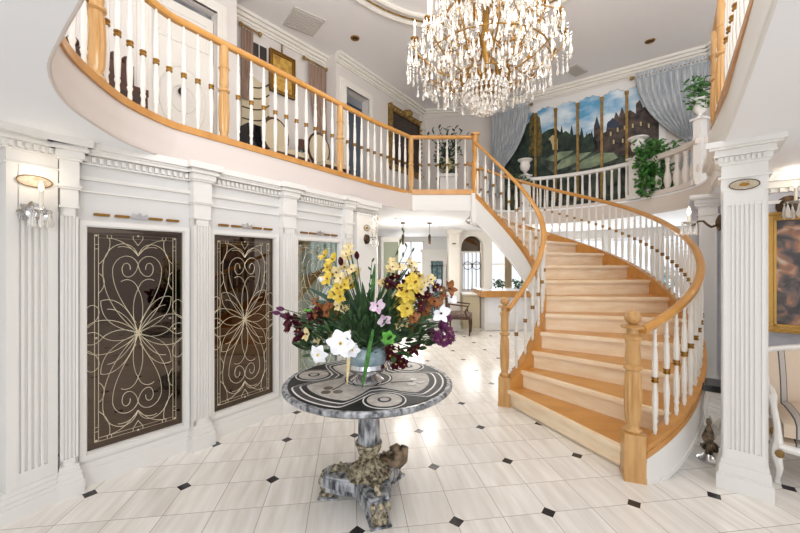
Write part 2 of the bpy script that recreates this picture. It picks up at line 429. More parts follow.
# mirrored leaded panels
def leading_lines():
    L = []
    def ell(cx, cz, rx, rz, a0=0, a1=2*PI, n=20): L.append([(cx+rx*math.cos(a0+(a1-a0)*i/n), cz+rz*math.sin(a0+(a1-a0)*i/n)) for i in range(n+1)])
    def rect(i, j): L.append([(i,j),(1-i,j),(1-i,1-j),(i,1-j),(i,j)])
    def q(*P):                                       # bezier through control points, mirrored into all four quarters
        for sx in (1,-1):
            for sg in (1,-1): L.append([(.5+sx*v.x, .5+sg*v.y) for v in bez(P, 14)])
    rect(.085,.035); rect(.12,.05)
    ell(.5,.5,.035,.014); ell(.5,.5,.02,.008)
    # corner and mid blocks on the border
    q((.38,.45),(.38,.47),(.38,.465)); q((.415,.42),(.38,.42)); q((.415,.40),(.38,.40)); q((.30,.465),(.30,.45)); q((.26,.465),(.26,.45)); q((.05,.465),(.05,.45))
    # eight flower petals
    q((0,0),(.05,.10),(.20,.19),(.36,.165)); q((0,0),(.18,.03),(.36,.06),(.36,.165)); q((0,0),(.10,.09),(.22,.13),(.30,.125))
    q((0,0),(.07,.07),(.06,.17),(0,.21)); q((0,0),(.12,.035),(.26,.03),(.34,0)); q((0,.0),(.16,.085),(.44,.10),(.5,.045)); q((.34,0),(.40,.035),(.46,.03),(.5,.02))
    # hearts above and below
    q((.04,.02),(.22,.10),(.36,.20),(.34,.33)); q((.34,.33),(.31,.44),(.05,.46),(0,.37)); q((.02,.05),(.14,.14),(.26,.22),(.25,.31)); q((.25,.31),(.22,.38),(.05,.39),(0,.33))
    # scrolls inside the hearts
    q((0,.33),(.02,.26),(.16,.25),(.16,.31)); q((.16,.31),(.15,.35),(.07,.34),(.08,.305)); q((0,.21),(.02,.25),(.10,.27),(.17,.25)); q((0,.37),(.04,.41),(.14,.42),(.20,.41))
    # side loops
    q((.5,.045),(.40,.07),(.36,.10),(.38,.13)); q((.38,.13),(.42,.16),(.48,.15),(.5,.12)); q((.38,.20),(.30,.23),(.32,.28),(.38,.29)); q((.38,.33),(.30,.36),(.26,.41),(.28,.45)); q((0,.37),(.10,.43),(.20,.45),(.30,.45)); q((0,.42),(.03,.44),(.05,.45))
    return L
LINES = leading_lines()
def mirror(fr, s0, s1, gm, label):
    c = fp(fr, (s0+s1)/2, 0, 0); t = thing('leaded_mirror_panel', label, 'mirror panel', (c.x, c.y, z0))
    MB().fbox(fr, s0, s1, -.055, -.045, z0, z1).build('mirror_glass', gm, t)
    mb = MB(); w, h = s1-s0, z1-z0
    for ln in LINES:
        mb.tube([fp(fr, s0+x*w, -.043, z0+y*h) for x, y in ln], .0023, 4)
    mb.build('leading', 'leading', t)
    mb = MB()
    for (x, y) in ((.5,.5),(.5,.965),(.5,.035),(.1,.96),(.9,.96),(.1,.04),(.9,.04),(.1,.5),(.9,.5)): MB().ball(fp(fr, s0+x*w, -.042, z0+y*h), .008, 8, 4).build('jewel', 'leading', t)
    # frame mouldings
    mb = MB(); q = .035
    for a, b, za, zb in ((s0-q,s0,z0-q,z1+q),(s1,s1+q,z0-q,z1+q),(s0,s1,z0-q,z0),(s0,s1,z1,z1+q)): mb.fbox(fr, a, b, -.019, .004, za, zb)
    for a, b, za, zb in ((s0,s0+.008,z0,z1),(s1-.008,s1,z0,z1),(s0,s1,z0,z0+.008),(s0,s1,z1-.008,z1)): mb.fbox(fr, a, b, -.044, -.012, za, zb)
    mb.build('frame', 'white_paint', t)
    # brass dashes and crystal ornament above
    zc = 1.90
    for k in (-.36,-.17,.17,.36):
        mb = MB()
        a = (s0+s1)/2+k*w; hw = .075*w
        mb.fprism(fr, [(a-hw,zc),(a-hw*.9,zc-.009),(a+hw*.9,zc-.009),(a+hw,zc),(a+hw*.9,zc+.009),(a-hw*.9,zc+.009)], -.019, .004)
        mb.build('brass_inlay', 'brass', t)
    mb = MB(); a = (s0+s1)/2
    mb.fprism(fr, [(a-.05,zc-.012),(a+.05,zc-.012),(a+.045,zc+.03),(a+.02,zc+.012),(a,zc+.04),(a-.02,zc+.012),(a-.045,zc+.03)], -.019, .006)
    mb.build('crystal_ornament', 'silver_metal', t)
mirror(b1, 0, .624, 'mirror_glass', 'leaded mirror panel nearest the camera, left of the table, with flower tracery')
mirror(b2, -.03, .612, 'mirror_glass', 'brownish leaded mirror panel in the middle of the three on the left wall')
mirror(b2, .896, 1.55, 'mirror_glass_green', 'greenish leaded mirror panel farthest along the left wall, behind the flowers')

def pilaster(fr, s0, s1, n1, label, nfl=4, n0=-.02):
    c = fp(fr, (s0+s1)/2, 0, 0); t = thing('pilaster', label, 'pilaster', (c.x,c.y,0)); w = s1-s0
    mb = MB(); g = w/(nfl*2+3); d = .010
    mb.fbox(fr, s0, s1, n0, n1-d, .205, 1.925)
    mb.fbox(fr, s0, s0+g*1.5, n1-d, n1, .205, 1.925); mb.fbox(fr, s1-g*1.5, s1, n1-d, n1, .205, 1.925)
    for k in range(nfl-0): 
        a = s0+g*(2.0+2*k)+g*.0
        mb.fbox(fr, a+g*.35, a+g*1.2, n1-d, n1, .25, 1.87)
    mb.fbox(fr, s0, s1, n1-d, n1, .205, .25); mb.fbox(fr, s0, s1, n1-d, n1, 1.87, 1.925)
    mb.build('shaft', 'white_paint', t)
    mb = MB()
    for e, a, b in ((.028,0,.10),(.022,.10,.125),(.014,.125,.165),(.008,.165,.185),(.004,.185,.205)): mb.fbox(fr, s0-e, s1+e, n0, n1+e, a, b)
    mb.build('base', 'white_paint', t)
    mb = MB()
    for e, a, b in ((.008,1.925,1.94),(0,1.94,2.05),(.012,2.05,2.062),(.02,2.062,2.075),(.006,2.075,2.24),(.022,2.24,2.255),(.035,2.255,2.30),(.06,2.30,2.32),(.05,2.32,2.335),(.085,2.335,H1+.006)): mb.fbox(fr, s0-e*.8, s1+e*.8, n0, n1+e, a, b)
    mb.build('capital', 'white_paint', t)
    return t
pilaster(b1, -.135, -.045, .04, 'narrow white pilaster squeezed between the sconce pier and nearest mirror panel', 3)
pilaster(b2, -.225, -.085, .05, 'fluted white pilaster between the nearest and the middle mirror panels')
pilaster(b2, .665, .83, .05, 'fluted white pilaster between the middle and the farthest mirror panels')
pilaster(b2, 1.60, 1.73, .05, 'fluted white pilaster just right of the farthest mirror panel')

# near pier with flutes and sconce
pf = frame2((-2.364,2.166),(-2.256,2.38)); PW = .24
# pier is 12 cm deeper than the wall line
t = thing('pier', 'wide fluted white pier at the left picture edge carrying a candle sconce', 'pillar', (-2.36,2.2,0))
mb = MB(); mb.fbox(pf, 0, PW, -.45, -.012, .175, 2.17)
mb.fbox(pf, 0, .055, -.012, 0, .175, 2.17); mb.fbox(pf, PW-.05, PW, -.012, 0, .175, 2.17); mb.fbox(pf, .05, PW-.05, -.012, 0, 1.83, 2.17); mb.fbox(pf, .05, PW-.05, -.012, 0, .175, .26)
for k in range(4): mb.fbox(pf, .066+k*.030, .082+k*.030, -.012, 0, .26, 1.83)
mb.build('shaft', 'white_paint', t)
mb = MB()
for e, a, b in ((.045,0,.09),(.035,.09,.115),(.022,.115,.145),(.01,.145,.175)): mb.fbox(pf, -.02-e, PW+e, -.45, e, a, b)
mb.build('base', 'white_paint', t)
mb = MB()
for e, a, b in ((.012,2.165,2.175),(.0,2.175,2.25),(.02,2.25,2.262),(.03,2.262,2.30),(.06,2.30,2.32),(.05,2.32,2.335),(.09,2.335,H1+.006)): mb.fbox(pf, -e, PW+e, -.45, e, a, b)
for k in range(7): mb.fbox(pf, k*.036, k*.036+.02, 0, .045, 2.262, 2.295)
mb.build('capital', 'white_paint', t)
wl = MB(); wl.fbox(pf, -1.6, 0.02, -.60, -.10, 0, H1)
struct('wall_left_near', wl, 'wall_white')

# end pier of the left wall
t = thing('pier', 'flat white pier ending the left wall, behind the bouquet, with bronze sconce', 'pillar', tuple(fp(b2, 2.0, 0, 0)))
MB().fbox(b2, 1.80, 2.2, -.15, .06, .2, 2.2).build('shaft', 'white_paint', t)
mb = MB()
for e, a, b in ((.03,0,.14),(.015,.14,.2)): mb.fbox(b2, 1.80-e, 2.2+e, -.15, .06+e, a, b)
mb.build('base', 'white_paint', t)
mb = MB()
for e, a, b in ((.012,2.2,2.22),(.03,2.28,2.32),(.06,2.32,H1+.006)): mb.fbox(b2, 1.80-e, 2.2+e, -.15, .06+e, a, b)
mb.build('capital', 'white_paint', t)
def medallion(fr, s, n, z, rs, rz, parent, m='ceramic_disc'):
    mb = MB(); P = [(s+rs*math.cos(2*PI*k/24), z+rz*math.sin(2*PI*k/24)) for k in range(24)]; mb.fprism(fr, P, n, n+.008)
    o = mb.build('medallion', m, parent, label='oval cream plaque with a gilt rim')
    mb = MB(); mb.tube([fp(fr, a, n+.009, b) for a, b in P+P[:1]], .003, 5); mb.build('rim', 'bronze', o)
    mb = MB(); mb.fprism(fr, [(s+rs*.35*math.cos(2*PI*k/12), z+rz*.35*math.sin(2*PI*k/12)) for k in range(12)], n+.008, n+.012); mb.build('rosette', 'brass', o)
medallion(b2, 1.99, .06, 2.03, .055, .04, t)

# ------------------------------------------------------------------ crystal helper
def drop(mb, c, L, r, seg=6):
    c = Vector(c); mb.lathe([(.0015,0),(r*.3,-L*.12),(r*.55,-L*.35),(r,-L*.72),(r*.75,-L*.9),(.001,-L)], c, seg)
def bead(mb, c, r, seg=6): mb.lathe([(.001,-r),(r*.8,-r*.5),(r,0),(r*.8,r*.5),(.001,r)], c, seg)

# sconces
def sconce(name, label, wall_pt, out, reach, candle_h, mount_m='bronze', drops=6, disc=False, up=.04, gr=.1, s=1):
    w = Vector(wall_pt); o = Vector(out).normalized(); t = thing(name, label, 'wall sconce', tuple(w))
    mb = MB(); R = Vector((0,0,1)).rotation_difference(o).to_matrix()
    mb.lathe([(.001,-.0),(.05*s,0),(.055*s,.008),(.035*s,.02),(.012,.03),(.001,.032)], w, 14, M3=Matrix.Diagonal((1,1,1)) and R)
    mb.build('wall_plate', mount_m, t, True)
    e = w+o*reach; mb = MB()
    mb.tube([w+o*.02, w+o*reach*.15-V(0,0,.02), w+o*reach*.3-V(0,0,.03), w+o*reach*.42-V(0,0,.012), w+o*reach*.55+V(0,0,.015), w+o*reach*.7+V(0,0,.015), w+o*reach*.86-V(0,0,.015), e-V(0,0,.005)], [.010,.009,.009,.008,.008,.007,.006,.006], 8)
    mb.build('arm', mount_m, t, True)
    mb = MB(); mb.lathe([(.004,-.01),(.03*s,.0),(.042*s,.012),(.04*s,.014),(.012,.008),(.01,.02)], e, 14); mb.build('drip_cup', 'crystal' if not disc else 'silver_metal', t, True)
    mb = MB(); mb.lathe([(.011,.01),(.011,candle_h)], e, 10); cd = mb.build('candle', 'candle', t, True)
    mb = MB(); mb.lathe([(.002,candle_h),(.012,candle_h+.02),(.010,candle_h+.04),(.001,candle_h+.065)], e, 8); mb.build('bulb', 'bulb', cd, True)
    for k in range(drops):
        a = 2*PI*k/drops; p = e+V(math.cos(a)*.04*s, math.sin(a)*.04*s, .0); mb = MB(); bead(mb, p, .008); drop(mb, p-V(0,0,.008), .075*s, .013*s); mb.build('crystal_drop', 'crystal', t, True)
    l = bpy.data.lights.new('sconce_light', 'POINT'); l.energy = .55; l.color = (1,.86,.68); l.shadow_soft_size = .03
    lo = bpy.data.objects.new('sconce_light', l); C.objects.link(lo); lo.location = e+V(0,0,candle_h+.11)
    return t, e
nn = b2[2]
t, e = sconce('wall_sconce', 'crystal candle sconce with round silver backplate on the left edge pier', fp(pf, .125, 0, 1.87), (pf[2][0],pf[2][1],0), .10, .13, 'silver_metal', 8, True, s=1.15)
mb = MB()
for k in range(8):
    a = 2*PI*k/8; mb.petal(fp(pf, .105, .012, 1.87), (pf[1][0]*math.cos(a), pf[1][1]*math.cos(a), math.sin(a)), (pf[2][0],pf[2][1],0), .07, .045, .15)
mb.build('leaf_rosette', 'silver_metal', t, True)
mb = MB(); mb.fprism(pf, [(.125+.085*math.cos(2*PI*k/28), 2.07+.036*math.sin(2*PI*k/28)) for k in range(28)], 0, .008); o = mb.build('oval_plaque', 'ceramic_disc', t)
mb = MB(); mb.tube([fp(pf, .125+.085*math.cos(2*PI*k/28),   .009, 2.07+.036*math.sin(2*PI*k/28)) for k in range(29)], .003, 5); mb.build('rim', 'brass', o)
t, e = sconce('wall_sconce', 'bronze arm sconce hung with crystals on the pier behind the bouquet', fp(b2, 1.98, .06, 1.88), (.55,-.83,0), .22, .13, 'bronze', 8, s=1.2)
mb = MB()
for k in range(26):
    a = random.random()*6.28; p = e+V(math.cos(a)*.035, math.sin(a)*.035, .05+.01*k); bead(mb, p, .014)
mb.build('crystal_spray', 'crystal', t, True)

# ------------------------------------------------------------------ right column and second pier
u = Vector((.756,-.654)); v = Vector((.654,.756)); cc = Vector((2.398,2.523))
def column(name, cc, hw, base_hw, label, cat='column', med=True, fl=True):
    t = thing(name, label, cat, (cc.x,cc.y,0)); rz = math.atan2(u[1],u[0])
    fr = (cc-u*hw-v*hw, u, -v)
    mb = MB(); mb.box((cc.x,cc.y,1.135), ((hw-.01)*2,(hw-.01)*2,1.85), rz)
    for fr_ in ((cc-u*hw-v*hw, u, -v), (cc-u*hw+v*hw, -v, -u), (cc+u*hw-v*hw, v, u)):
        w = 2*hw
        mb.fbox(fr_, 0, .03, -.011, 0, .21, 2.06); mb.fbox(fr_, w-.03, w, -.011, 0, .21, 2.06)
        mb.fbox(fr_, .03, w-.03, -.011, 0, .21, .28); mb.fbox(fr_, .03, w-.03, -.011, 0, 2.0 if not fl else 1.97, 2.06)
        n = 7; g = (w-.07)/n
        for k in range(n-1): mb.fbox(fr_, .035+g*(k+1)-.006, .035+g*(k+1)+.006, -.011, 0, .28, 1.97)
    mb.build('shaft', 'white_paint', t)
    mb = MB()
    for e, a, b in ((base_hw,0,.10),(base_hw-.008,.10,.115),(base_hw-.014,.115,.145),(hw+.012,.145,.175),(hw+.004,.175,.21)): mb.box((cc.x,cc.y,(a+b)/2), (2*e,2*e,b-a), rz)
    mb.build('base', 'white_paint', t)
    mb = MB(); mb.box((cc.x,cc.y,2.10), (2*hw-.006,2*hw-.006,.30), rz)
    for e, a, b in ((hw+.002,2.05,2.135),(hw+.016,2.135,2.15),(hw,2.15,2.23),(hw+.012,2.23,2.245),(hw+.02,2.245,2.285),(hw+.04,2.285,2.30),(hw+.035,2.30,2.33),(hw+.065,2.33,2.345),(hw+.08,2.345,H1+.006)): mb.box((cc.x,cc.y,(a+b)/2), (2*e,2*e,b-a), rz)
    for fr_ in ((cc-u*hw-v*hw, u, -v), (cc-u*hw+v*hw, -v, -u)):
        for k in range(9): mb.fbox(fr_, k*.0268-.01, k*.0268+.005, .02, .034, 2.25, 2.28)
    mb.build('capital', 'white_paint', t)
    if med: medallion(fr, hw, 0.004, 2.085, .075, .034, t)
    return t, fr
t, cfr = column('square_column', cc, .115, .143, 'square fluted white column right of the stairs with an oval plaque')
t, _ = column('square_column', Vector((3.77,4.42)), .09, .11, 'plain white column set back behind the large fluted column', med=False)
# entablature beam between the two columns
eb = MB(); ef = frame2((2.32,2.64),(2.66,3.09), True)
for e, a, b in ((0,2.2,2.30),(.03,2.30,2.335),(.06,2.335,H1)): eb.fbox(ef, .05, .55, -.2, e, a, b)
struct('trim_8', eb, 'white_paint')
s_pt = cc-u*.115+v*.02
t, e = sconce('wall_sconce', 'bronze scrolled arm sconce on the left face of the fluted column', (s_pt.x, s_pt.y, 1.85), (-.93,.36,0), .19, .06, 'bronze', 6, s=1.1)
# post that carries it
# ------------------------------------------------------------------ right room
rw = frame2((3.30,3.42),(6.5,1.02)); 
rwm = MB(); rwm.fbox(rw, 0, 4.0, -.12, 0, 0, H1); struct('wall_right', rwm, 'grey_wall')
rx = frame2((3.72,4.66),(4.2,4.30)); struct('wall_right_passage', MB().fbox(rx, 0, .6, -.1, 0, 0, H1), 'grey_wall')
mb = MB(); mb.fbox(rw, 0, 4.0, 0, .02, 0, .13); mb.fbox(rw, 0, 4, 0, .012, .13, .15); struct('baseboard_right', mb, 'white_paint')
mb = MB()
for e, a, b in ((.015,2.10,2.13),(.03,2.2,2.24),(.05,2.24,2.3),(.09,2.3,H1+.006)): mb.fbox(rw, 0.0, 4.0, 0, e, a, b)
k = .02
while k < 2: mb.fbox(rw, k, k+.03, .03, .055, 2.2, 2.235); k += .06
struct('trim_9', mb, 'white_paint')
rw2 = MB(); rw2.fbox(((5.8,1.5),(-.1,-1),(-1,.1)) and frame2((6.0,1.5),(5.6,-3.2)), 0, 4.7, -.12, 0, 0, H1); struct('wall_right_side', rw2, 'grey_wall')
# right room is brightened by an added point light without a fixture
# floral painting
def framed(fr, s0, s1, n, za, zb, fw, canvas, label, cat='painting', fm='gold', carve=True, tilt=0):
    c = fp(fr, (s0+s1)/2, n, za); t = thing('framed_painting', label, cat, tuple(c))
    MB().fbox(fr, s0+fw*.7, s1-fw*.7, n+.005, n+.02, za+fw*.7, zb-fw*.7).build('canvas', canvas, t)
    mb = MB()
    for a, b, c_, d in ((s0,s0+fw,za,zb),(s1-fw,s1,za,zb),(s0+fw,s1-fw,za,za+fw),(s0+fw,s1-fw,zb-fw,zb)): mb.fbox(fr, a, b, n, n+.035, c_, d)
    q = fw*.3
    for a, b, c_, d in ((s0,s0+q,za,zb),(s1-q,s1,za,zb),(s0,s1,za,za+q),(s0,s1,zb-q,zb)): mb.fbox(fr, a, b, n, n+.055, c_, d)
    q0, q1 = fw*.78, fw
    for a, b, c_, d in ((s0+q0,s0+q1,za+q0,zb-q0),(s1-q1,s1-q0,za+q0,zb-q0),(s0+q0,s1-q0,za+q0,za+q1),(s0+q0,s1-q0,zb-q1,zb-q0)): mb.fbox(fr, a, b, n, n+.045, c_, d)
    f = mb.build('frame', fm, t)
    if carve:
        mb = MB(); 
        for k in range(14):
            tt = k/13
            for z in (za+fw*.5, zb-fw*.5): mb.ball(fp(fr, s0+(s1-s0)*tt, n+.04, z), fw*.28, 6, 4)
            for s in (s0+fw*.5, s1-fw*.5): mb.ball(fp(fr, s, n+.04, za+(zb-za)*tt), fw*.28, 6, 4)
        mb.ball(fp(fr, (s0+s1)/2, n+.04, zb), (fw*1.1,fw*.5,fw*.7), 8, 5); mb.build('carving', fm, f, True)
    return t
t, e = sconce('wall_sconce', 'crystal candle sconce mounted above the floral painting at the right picture edge', tuple(fp(rw,.27,0,2.075)), (-.6,-.8,0), .20, .13, 'bronze', 6, s=1.7)
# painting wall is the right room back wall
def s_at(fr, px):      # distance along the frame where a view column crosses it
    A, d, n = fr; r = (px-400)/F; return (r*A[1]-A[0])/(d[0]-r*d[1])
s767 = s_at(rw, 767); s810 = s767+.95
framed(rw, s767-.02, s810, .0, .93, 2.02, .075, 'floral_canvas', 'gold-framed dark floral painting on the grey wall above the striped settee', carve=False)

# striped settee
SO = Vector((2.675,2.56)); srz = math.atan2(-.6,.8)
t = thing('settee', 'settee with striped beige upholstery and carved white-and-gilt frame', 'settee', (SO.x,SO.y,0), srz)
def loc(t, mb): 
    W = wm(t); mb.v = [W@q for q in mb.v]; return mb
mb = MB()
def slab_curve(mb, x0, x1, y0, y1, z0, zf, th, n=16):   # cushion with domed top
    vs = []; 
    for i in range(n+1):
        x = x0+(x1-x0)*i/n
        for j in range(7):
            y = y0+(y1-y0)*j/6; ed = min(1, min(j, 6-j)/1.5)*min(1, min(i, n-i)/1.5)
            vs.append((x,y,z0+th*(.55+.45*ed**.5)))
    k = len(vs); vs += [(x,y,z0) for (x,y,_) in vs[:k]]
    fs = []
    for i in range(n):
        for j in range(6):
            a = i*7+j; fs += [(a,a+7,a+8,a+1), (k+a,k+a+1,k+a+8,k+a+7)]
    for i in range(n): fs += [(i*7,k+i*7,k+i*7+7,i*7+7), (i*7+6,i*7+13,k+i*7+13,k+i*7+6)]
    for j in range(6): fs += [(j,j+1,k+j+1,k+j), (n*7+j,k+n*7+j,k+n*7+j+1,n*7+j+1)]
    mb.add(vs, fs); return mb
slab_curve(mb, .03, 1.55, -.02, .50, .34, 0, .16); loc(t, mb).build('seat_cushion', 'settee_fabric', t, True)
mb = MB(); slab_curve(mb, .0, 1.58, -.01, .50, .24, 0, .11); loc(t, mb).build('seat_base', 'settee_fabric', t, True)
mb = MB(); P = []
n = 20; vs = []
for i in range(n+1):
    x = -.02+1.62*i/n; cx_ = (i/n-.5)*2; top = .86+.05*math.cos(cx_*PI/2)-.04*abs(cx_)**4; yb = .56-.10*abs(cx_)**3
    for j in range(7):
        f = j/6; vs.append((x, yb-.07+.10*f-.03*math.sin(PI*f), .40+(top-.40)*f))
k = len(vs); vs += [(x,y+.07,z) for x, y, z in vs[:k]]; fs = []
for i in range(n):
    for j in range(6): a = i*7+j; fs += [(a,a+7,a+8,a+1), (k+a,k+a+1,k+a+8,k+a+7)]
for i in range(n): fs += [(i*7,k+i*7,k+i*7+7,i*7+7),(i*7+6,i*7+13,k+i*7+13,k+i*7+6)]
for j in range(6): fs += [(j,j+1,k+j+1,k+j),(n*7+j,k+n*7+j,k+n*7+j+1,n*7+j+1)]
mb.add(vs, fs); loc(t, mb).build('backrest', 'settee_fabric', t, True)
mb = MB(); mb.tube([(-.02+1.62*i/20, .60-.10*abs((i/20-.5)*2)**3, .875+.05*math.cos((i/20-.5)*PI)-.04*abs((i/20-.5)*2)**4) for i in range(21)], .022, 8)
loc(t, mb).build('top_rail', 'urn_white', t, True)
mb = MB(); mb.tube([(0,-.03,.27),(.4,-.04,.23),(.79,-.05,.26),(1.18,-.04,.23),(1.58,-.03,.27)], .028, 8); loc(t, mb).build('seat_rail', 'urn_white', t, True)
for x in (0, 1.58):
    mb = MB(); mb.tube([(x,.0,.30),(x-.015,-.04,.22),(x+.005,-.035,.12),(x,.0,.03),(x,-.02,.0)], [.035,.034,.022,.016,.02], 8); lg = loc(t, mb).build('leg', 'urn_white', t, True)
    mb = MB(); mb.ball((x,-.075,.235), (.025,.012,.03), 8, 5); loc(t, mb).build('gilt_carving', 'gold_paint', lg, True)
    mb = MB(); mb.tube([(x,.50,.30),(x,.55,.15),(x,.58,.0)], [.03,.02,.02], 8); loc(t, mb).build('leg', 'urn_white', t, True)
    mb = MB(); mb.tube([(x,-.02,.28),(x,.0,.40),(x-.01,.06,.52),(x-.02,.05,.60),(x-.02,.12,.63),(x-.01,.3,.62),(x,.46,.72)], [.03,.022,.02,.03,.026,.022,.02], 8); ar = loc(t, mb).build('arm', 'urn_white', t, True)
    mb = MB(); mb.ball((x-.01,.0,.36), (.03,.014,.035), 8, 5); loc(t, mb).build('gilt_carving', 'gold_paint', ar, True)

# small black-topped stand with ornaments left of the column
p = Vector((2.62,2.90)); t = thing('side_table', 'small black-topped side table half hidden behind the fluted column', 'table', (p.x,p.y,0))
MB().box((p.x,p.y,.56), (.30,.24,.05), srz).build('table_top', 'black_gloss', t)
MB().box((p.x,p.y,.52), (.27,.21,.03), srz).build('apron', 'urn_white', t)
for sx, sy in ((-1,-1),(1,-1),(1,1),(-1,1)):
    q = Matrix.Rotation(srz,2)@Vector((sx*.12,sy*.09)); mb = MB(); mb.tube([(p.x+q.x,p.y+q.y,.51),(p.x+q.x*1.15,p.y+q.y*1.15,.4),(p.x+q.x*.8,p.y+q.y*.8,.15),(p.x+q.x,p.y+q.y,0)], [.02,.016,.012,.016], 8); mb.build('leg', 'urn_white', t, True)
q = Vector((2.43,2.84)); t = thing('bronze_figurine', 'gilt and silver figurine on a round foot tucked beside the column base', 'figurine', (q.x,q.y,0))
mb = MB(); mb.lathe([(.07,0),(.075,.02),(.05,.035),(.03,.06)], (q.x,q.y,0), 16); mb.build('foot', 'silver_metal', t, True)
mb = MB(); mb.lathe([(.018,.05),(.026,.08),(.014,.12),(.030,.17),(.034,.21),(.02,.26),(.011,.28),(.018,.30),(.016,.325),(.002,.34)], (q.x,q.y,0), 10)
mb.ball((q.x-.03,q.y,.19),(.025,.018,.04)); mb.build('body', 'stone_brown', t, True)
t = thing('crystal_ornament', 'clear crystal cluster ornament standing under the black-topped table', 'ornament', (2.60,3.02,0))
mb = MB()
for k in range(10): a = k*2.4; mb.petal((2.60,3.02,.06),(math.cos(a),math.sin(a),1.2),(0,0,1),.22,.06,.1)
mb.build('shards', 'crystal', t, True); MB().lathe([(.06,0),(.06,.03),(.03,.06)],(2.60,3.02,0),12).build('foot','bronze',t,True)

# ------------------------------------------------------------------ balusters, rails
BPROF = [(.010,0),(.012,.02),(.017,.05),(.013,.10),(.021,.13),(.015,.15),(.018,.17),(.022,.28),(.021,.36),(.014,.44),(.014,.50),(.020,.56),(.022,.64),(.018,.76),(.013,.82),(.020,.845),(.013,.86),(.012,.93),(.009,1)]
class Rail:
    def __init__(s, root, h, m='baluster_white', collar=True, prof=BPROF, segs=8, collar_at=.52, name='baluster', k=.92):
        s.root = root; mb = MB(); mb.lathe([(r*k,z*h) for r, z in prof], (0,0,0), segs)
        s.me = mb.mesh(name, m, True); s.col = None; s.name = name
        if collar:
            mb = MB(); z = collar_at*h
            mb.lathe([(.016,z-.028),(.023,z-.026),(.023,z-.014),(.018,z-.012),(.018,z-.004),(.023,z-.002),(.023,z+.010),(.016,z+.012)], (0,0,0), segs); s.col = mb.mesh('collar', 'brass', False)
    def put(s, x, y, z):
        o = bpy.data.objects.new(s.name, s.me); C.objects.link(o); o.parent = s.root; o.location = wm(s.root).inverted()@Vector((x,y,z))
        if s.col: c = bpy.data.objects.new('collar', s.col); C.objects.link(c); c.parent = o; c['label'] = 'brass collar around the middle'
        return o
RAILP = [(-.032,-.012),(-.032,.010),(-.02,.026),(0,.032),(.02,.026),(.032,.010),(.032,-.012),(.02,-.028),(-.02,-.028)]
def newel(root, x, y, z, h, r=.045, m='oak_light', block=.0, bw=.15, rz=0, cap=True):
    t = bpy.data.objects.new('newel_post', None); C.objects.link(t); t.parent = root; t.location = wm(root).inverted()@Vector((x,y,z)); t.empty_display_size = .1
    if block:
        mb = MB(); mb.box((x,y,z+block/2), (bw,bw,block), rz); mb.box((x,y,z+.02),(bw+.006,bw+.006,.04),rz); mb.build('block', m, t)
    q = h-block
    P = [(r*1.0,0),(r*1.15,.02),(r*.8,.04),(r*.75,.06),(r*.98,.10),(r*1.12,.28),(r*1.0,.46),(r*.82,.50),(r*1.15,.515),(r*1.15,.535),(r*.8,.55),(r*.95,.60),(r*.85,.70),(r*1.0,.75)]
    P2 = [(r*1.0,.75),(r*1.15,.76),(r*1.15,.78),(r*.8,.80),(r*.75,.84)]
    if not cap: P2 = [(r*1.0,.75),(r*1.15,.76),(r*.95,.78),(r*.9,1.0)]
    mb = MB(); mb.lathe([(a,b*q) for a, b in P], (x,y,z+block), 24, flute=(.10*q,.47*q), fl=.15); mb.lathe([(a,b*q) for a, b in P2], (x,y,z+block), 24); mb.build('shaft', m, t, True)
    if cap:
        mb = MB(); mb.lathe([(r*.6,.84*q),(r*1.5,.845*q),(r*1.55,.86*q),(r*.75,.875*q)], (x,y,z+block), 20); mb.build('collar', m, t, True)
        mb = MB(); R = r*1.05; cz = z+block+q*.875+R*.9
        mb.lathe([(R*math.cos(a*PI/16)*(1 if a else 1), R*.95*math.sin(a*PI/16)) for a in range(-8,9)], (x,y,cz), 24, flute=(-R*.6,R*.6), fl=.05); mb.build('ball', m, t, True)
    return t

# ---- curved staircase: one thing with steps and stringers
NS = 14; RI = H2/NS
st = thing('curved_staircase', 'sweeping curved staircase with honey oak treads and pale risers', 'staircase', (1.45,3.25,0))
def ends(k, ext=0):
    uu = k/13.0; a = INN.at(uu*INN.len); b = OUT.at(uu*OUT.len); return a, b
for k in range(NS-1):
    z = RI*(k+1); a, b = ends(k); a2, b2_ = ends(k+1)
    na = INN; 
    # tread polygon follows both curves
    ui = [k/13+(i/6)/13 for i in range(7)]
    inn = [INN.at(x*INN.len) for x in ui]; out = [OUT.at(x*OUT.len) for x in ui]
    d = (b-a).normalized(); f = Vector((d[1],-d[0])); 
    if f.dot(a2-a) > 0: f = -f
    no = f*.035
    poly = [a+no]+inn+out[::-1]+[b+no]
    mb = MB(); mb.prism([tuple(q) for q in poly[1:-1]], z-.042, z); tb_ = mb.build('tread', 'oak_tread', st)
    mb = MB(); mb.prism([tuple(a+no*.3),tuple(b+no*.3),tuple(b),tuple(a)], z-.042, z); mb.add(*(lambda q: (q.v, q.f))(MB().prism([tuple(a+no),tuple(b+no),tuple(b+no*.3),tuple(a+no*.3)], z-.038, z-.003))); mb.build('nosing', 'oak_riser', tb_, label='front nosing, paler by painted daylight sheen')
    mb = MB(); mb.prism([tuple(a), tuple(b), tuple(b-f*.02), tuple(a-f*.02)], z-RI, z-.042); mb.prism([tuple(a+f*.014),tuple(b+f*.014),tuple(b),tuple(a)], z-.058, z-.042); mb.build('riser', 'oak_riser', st)
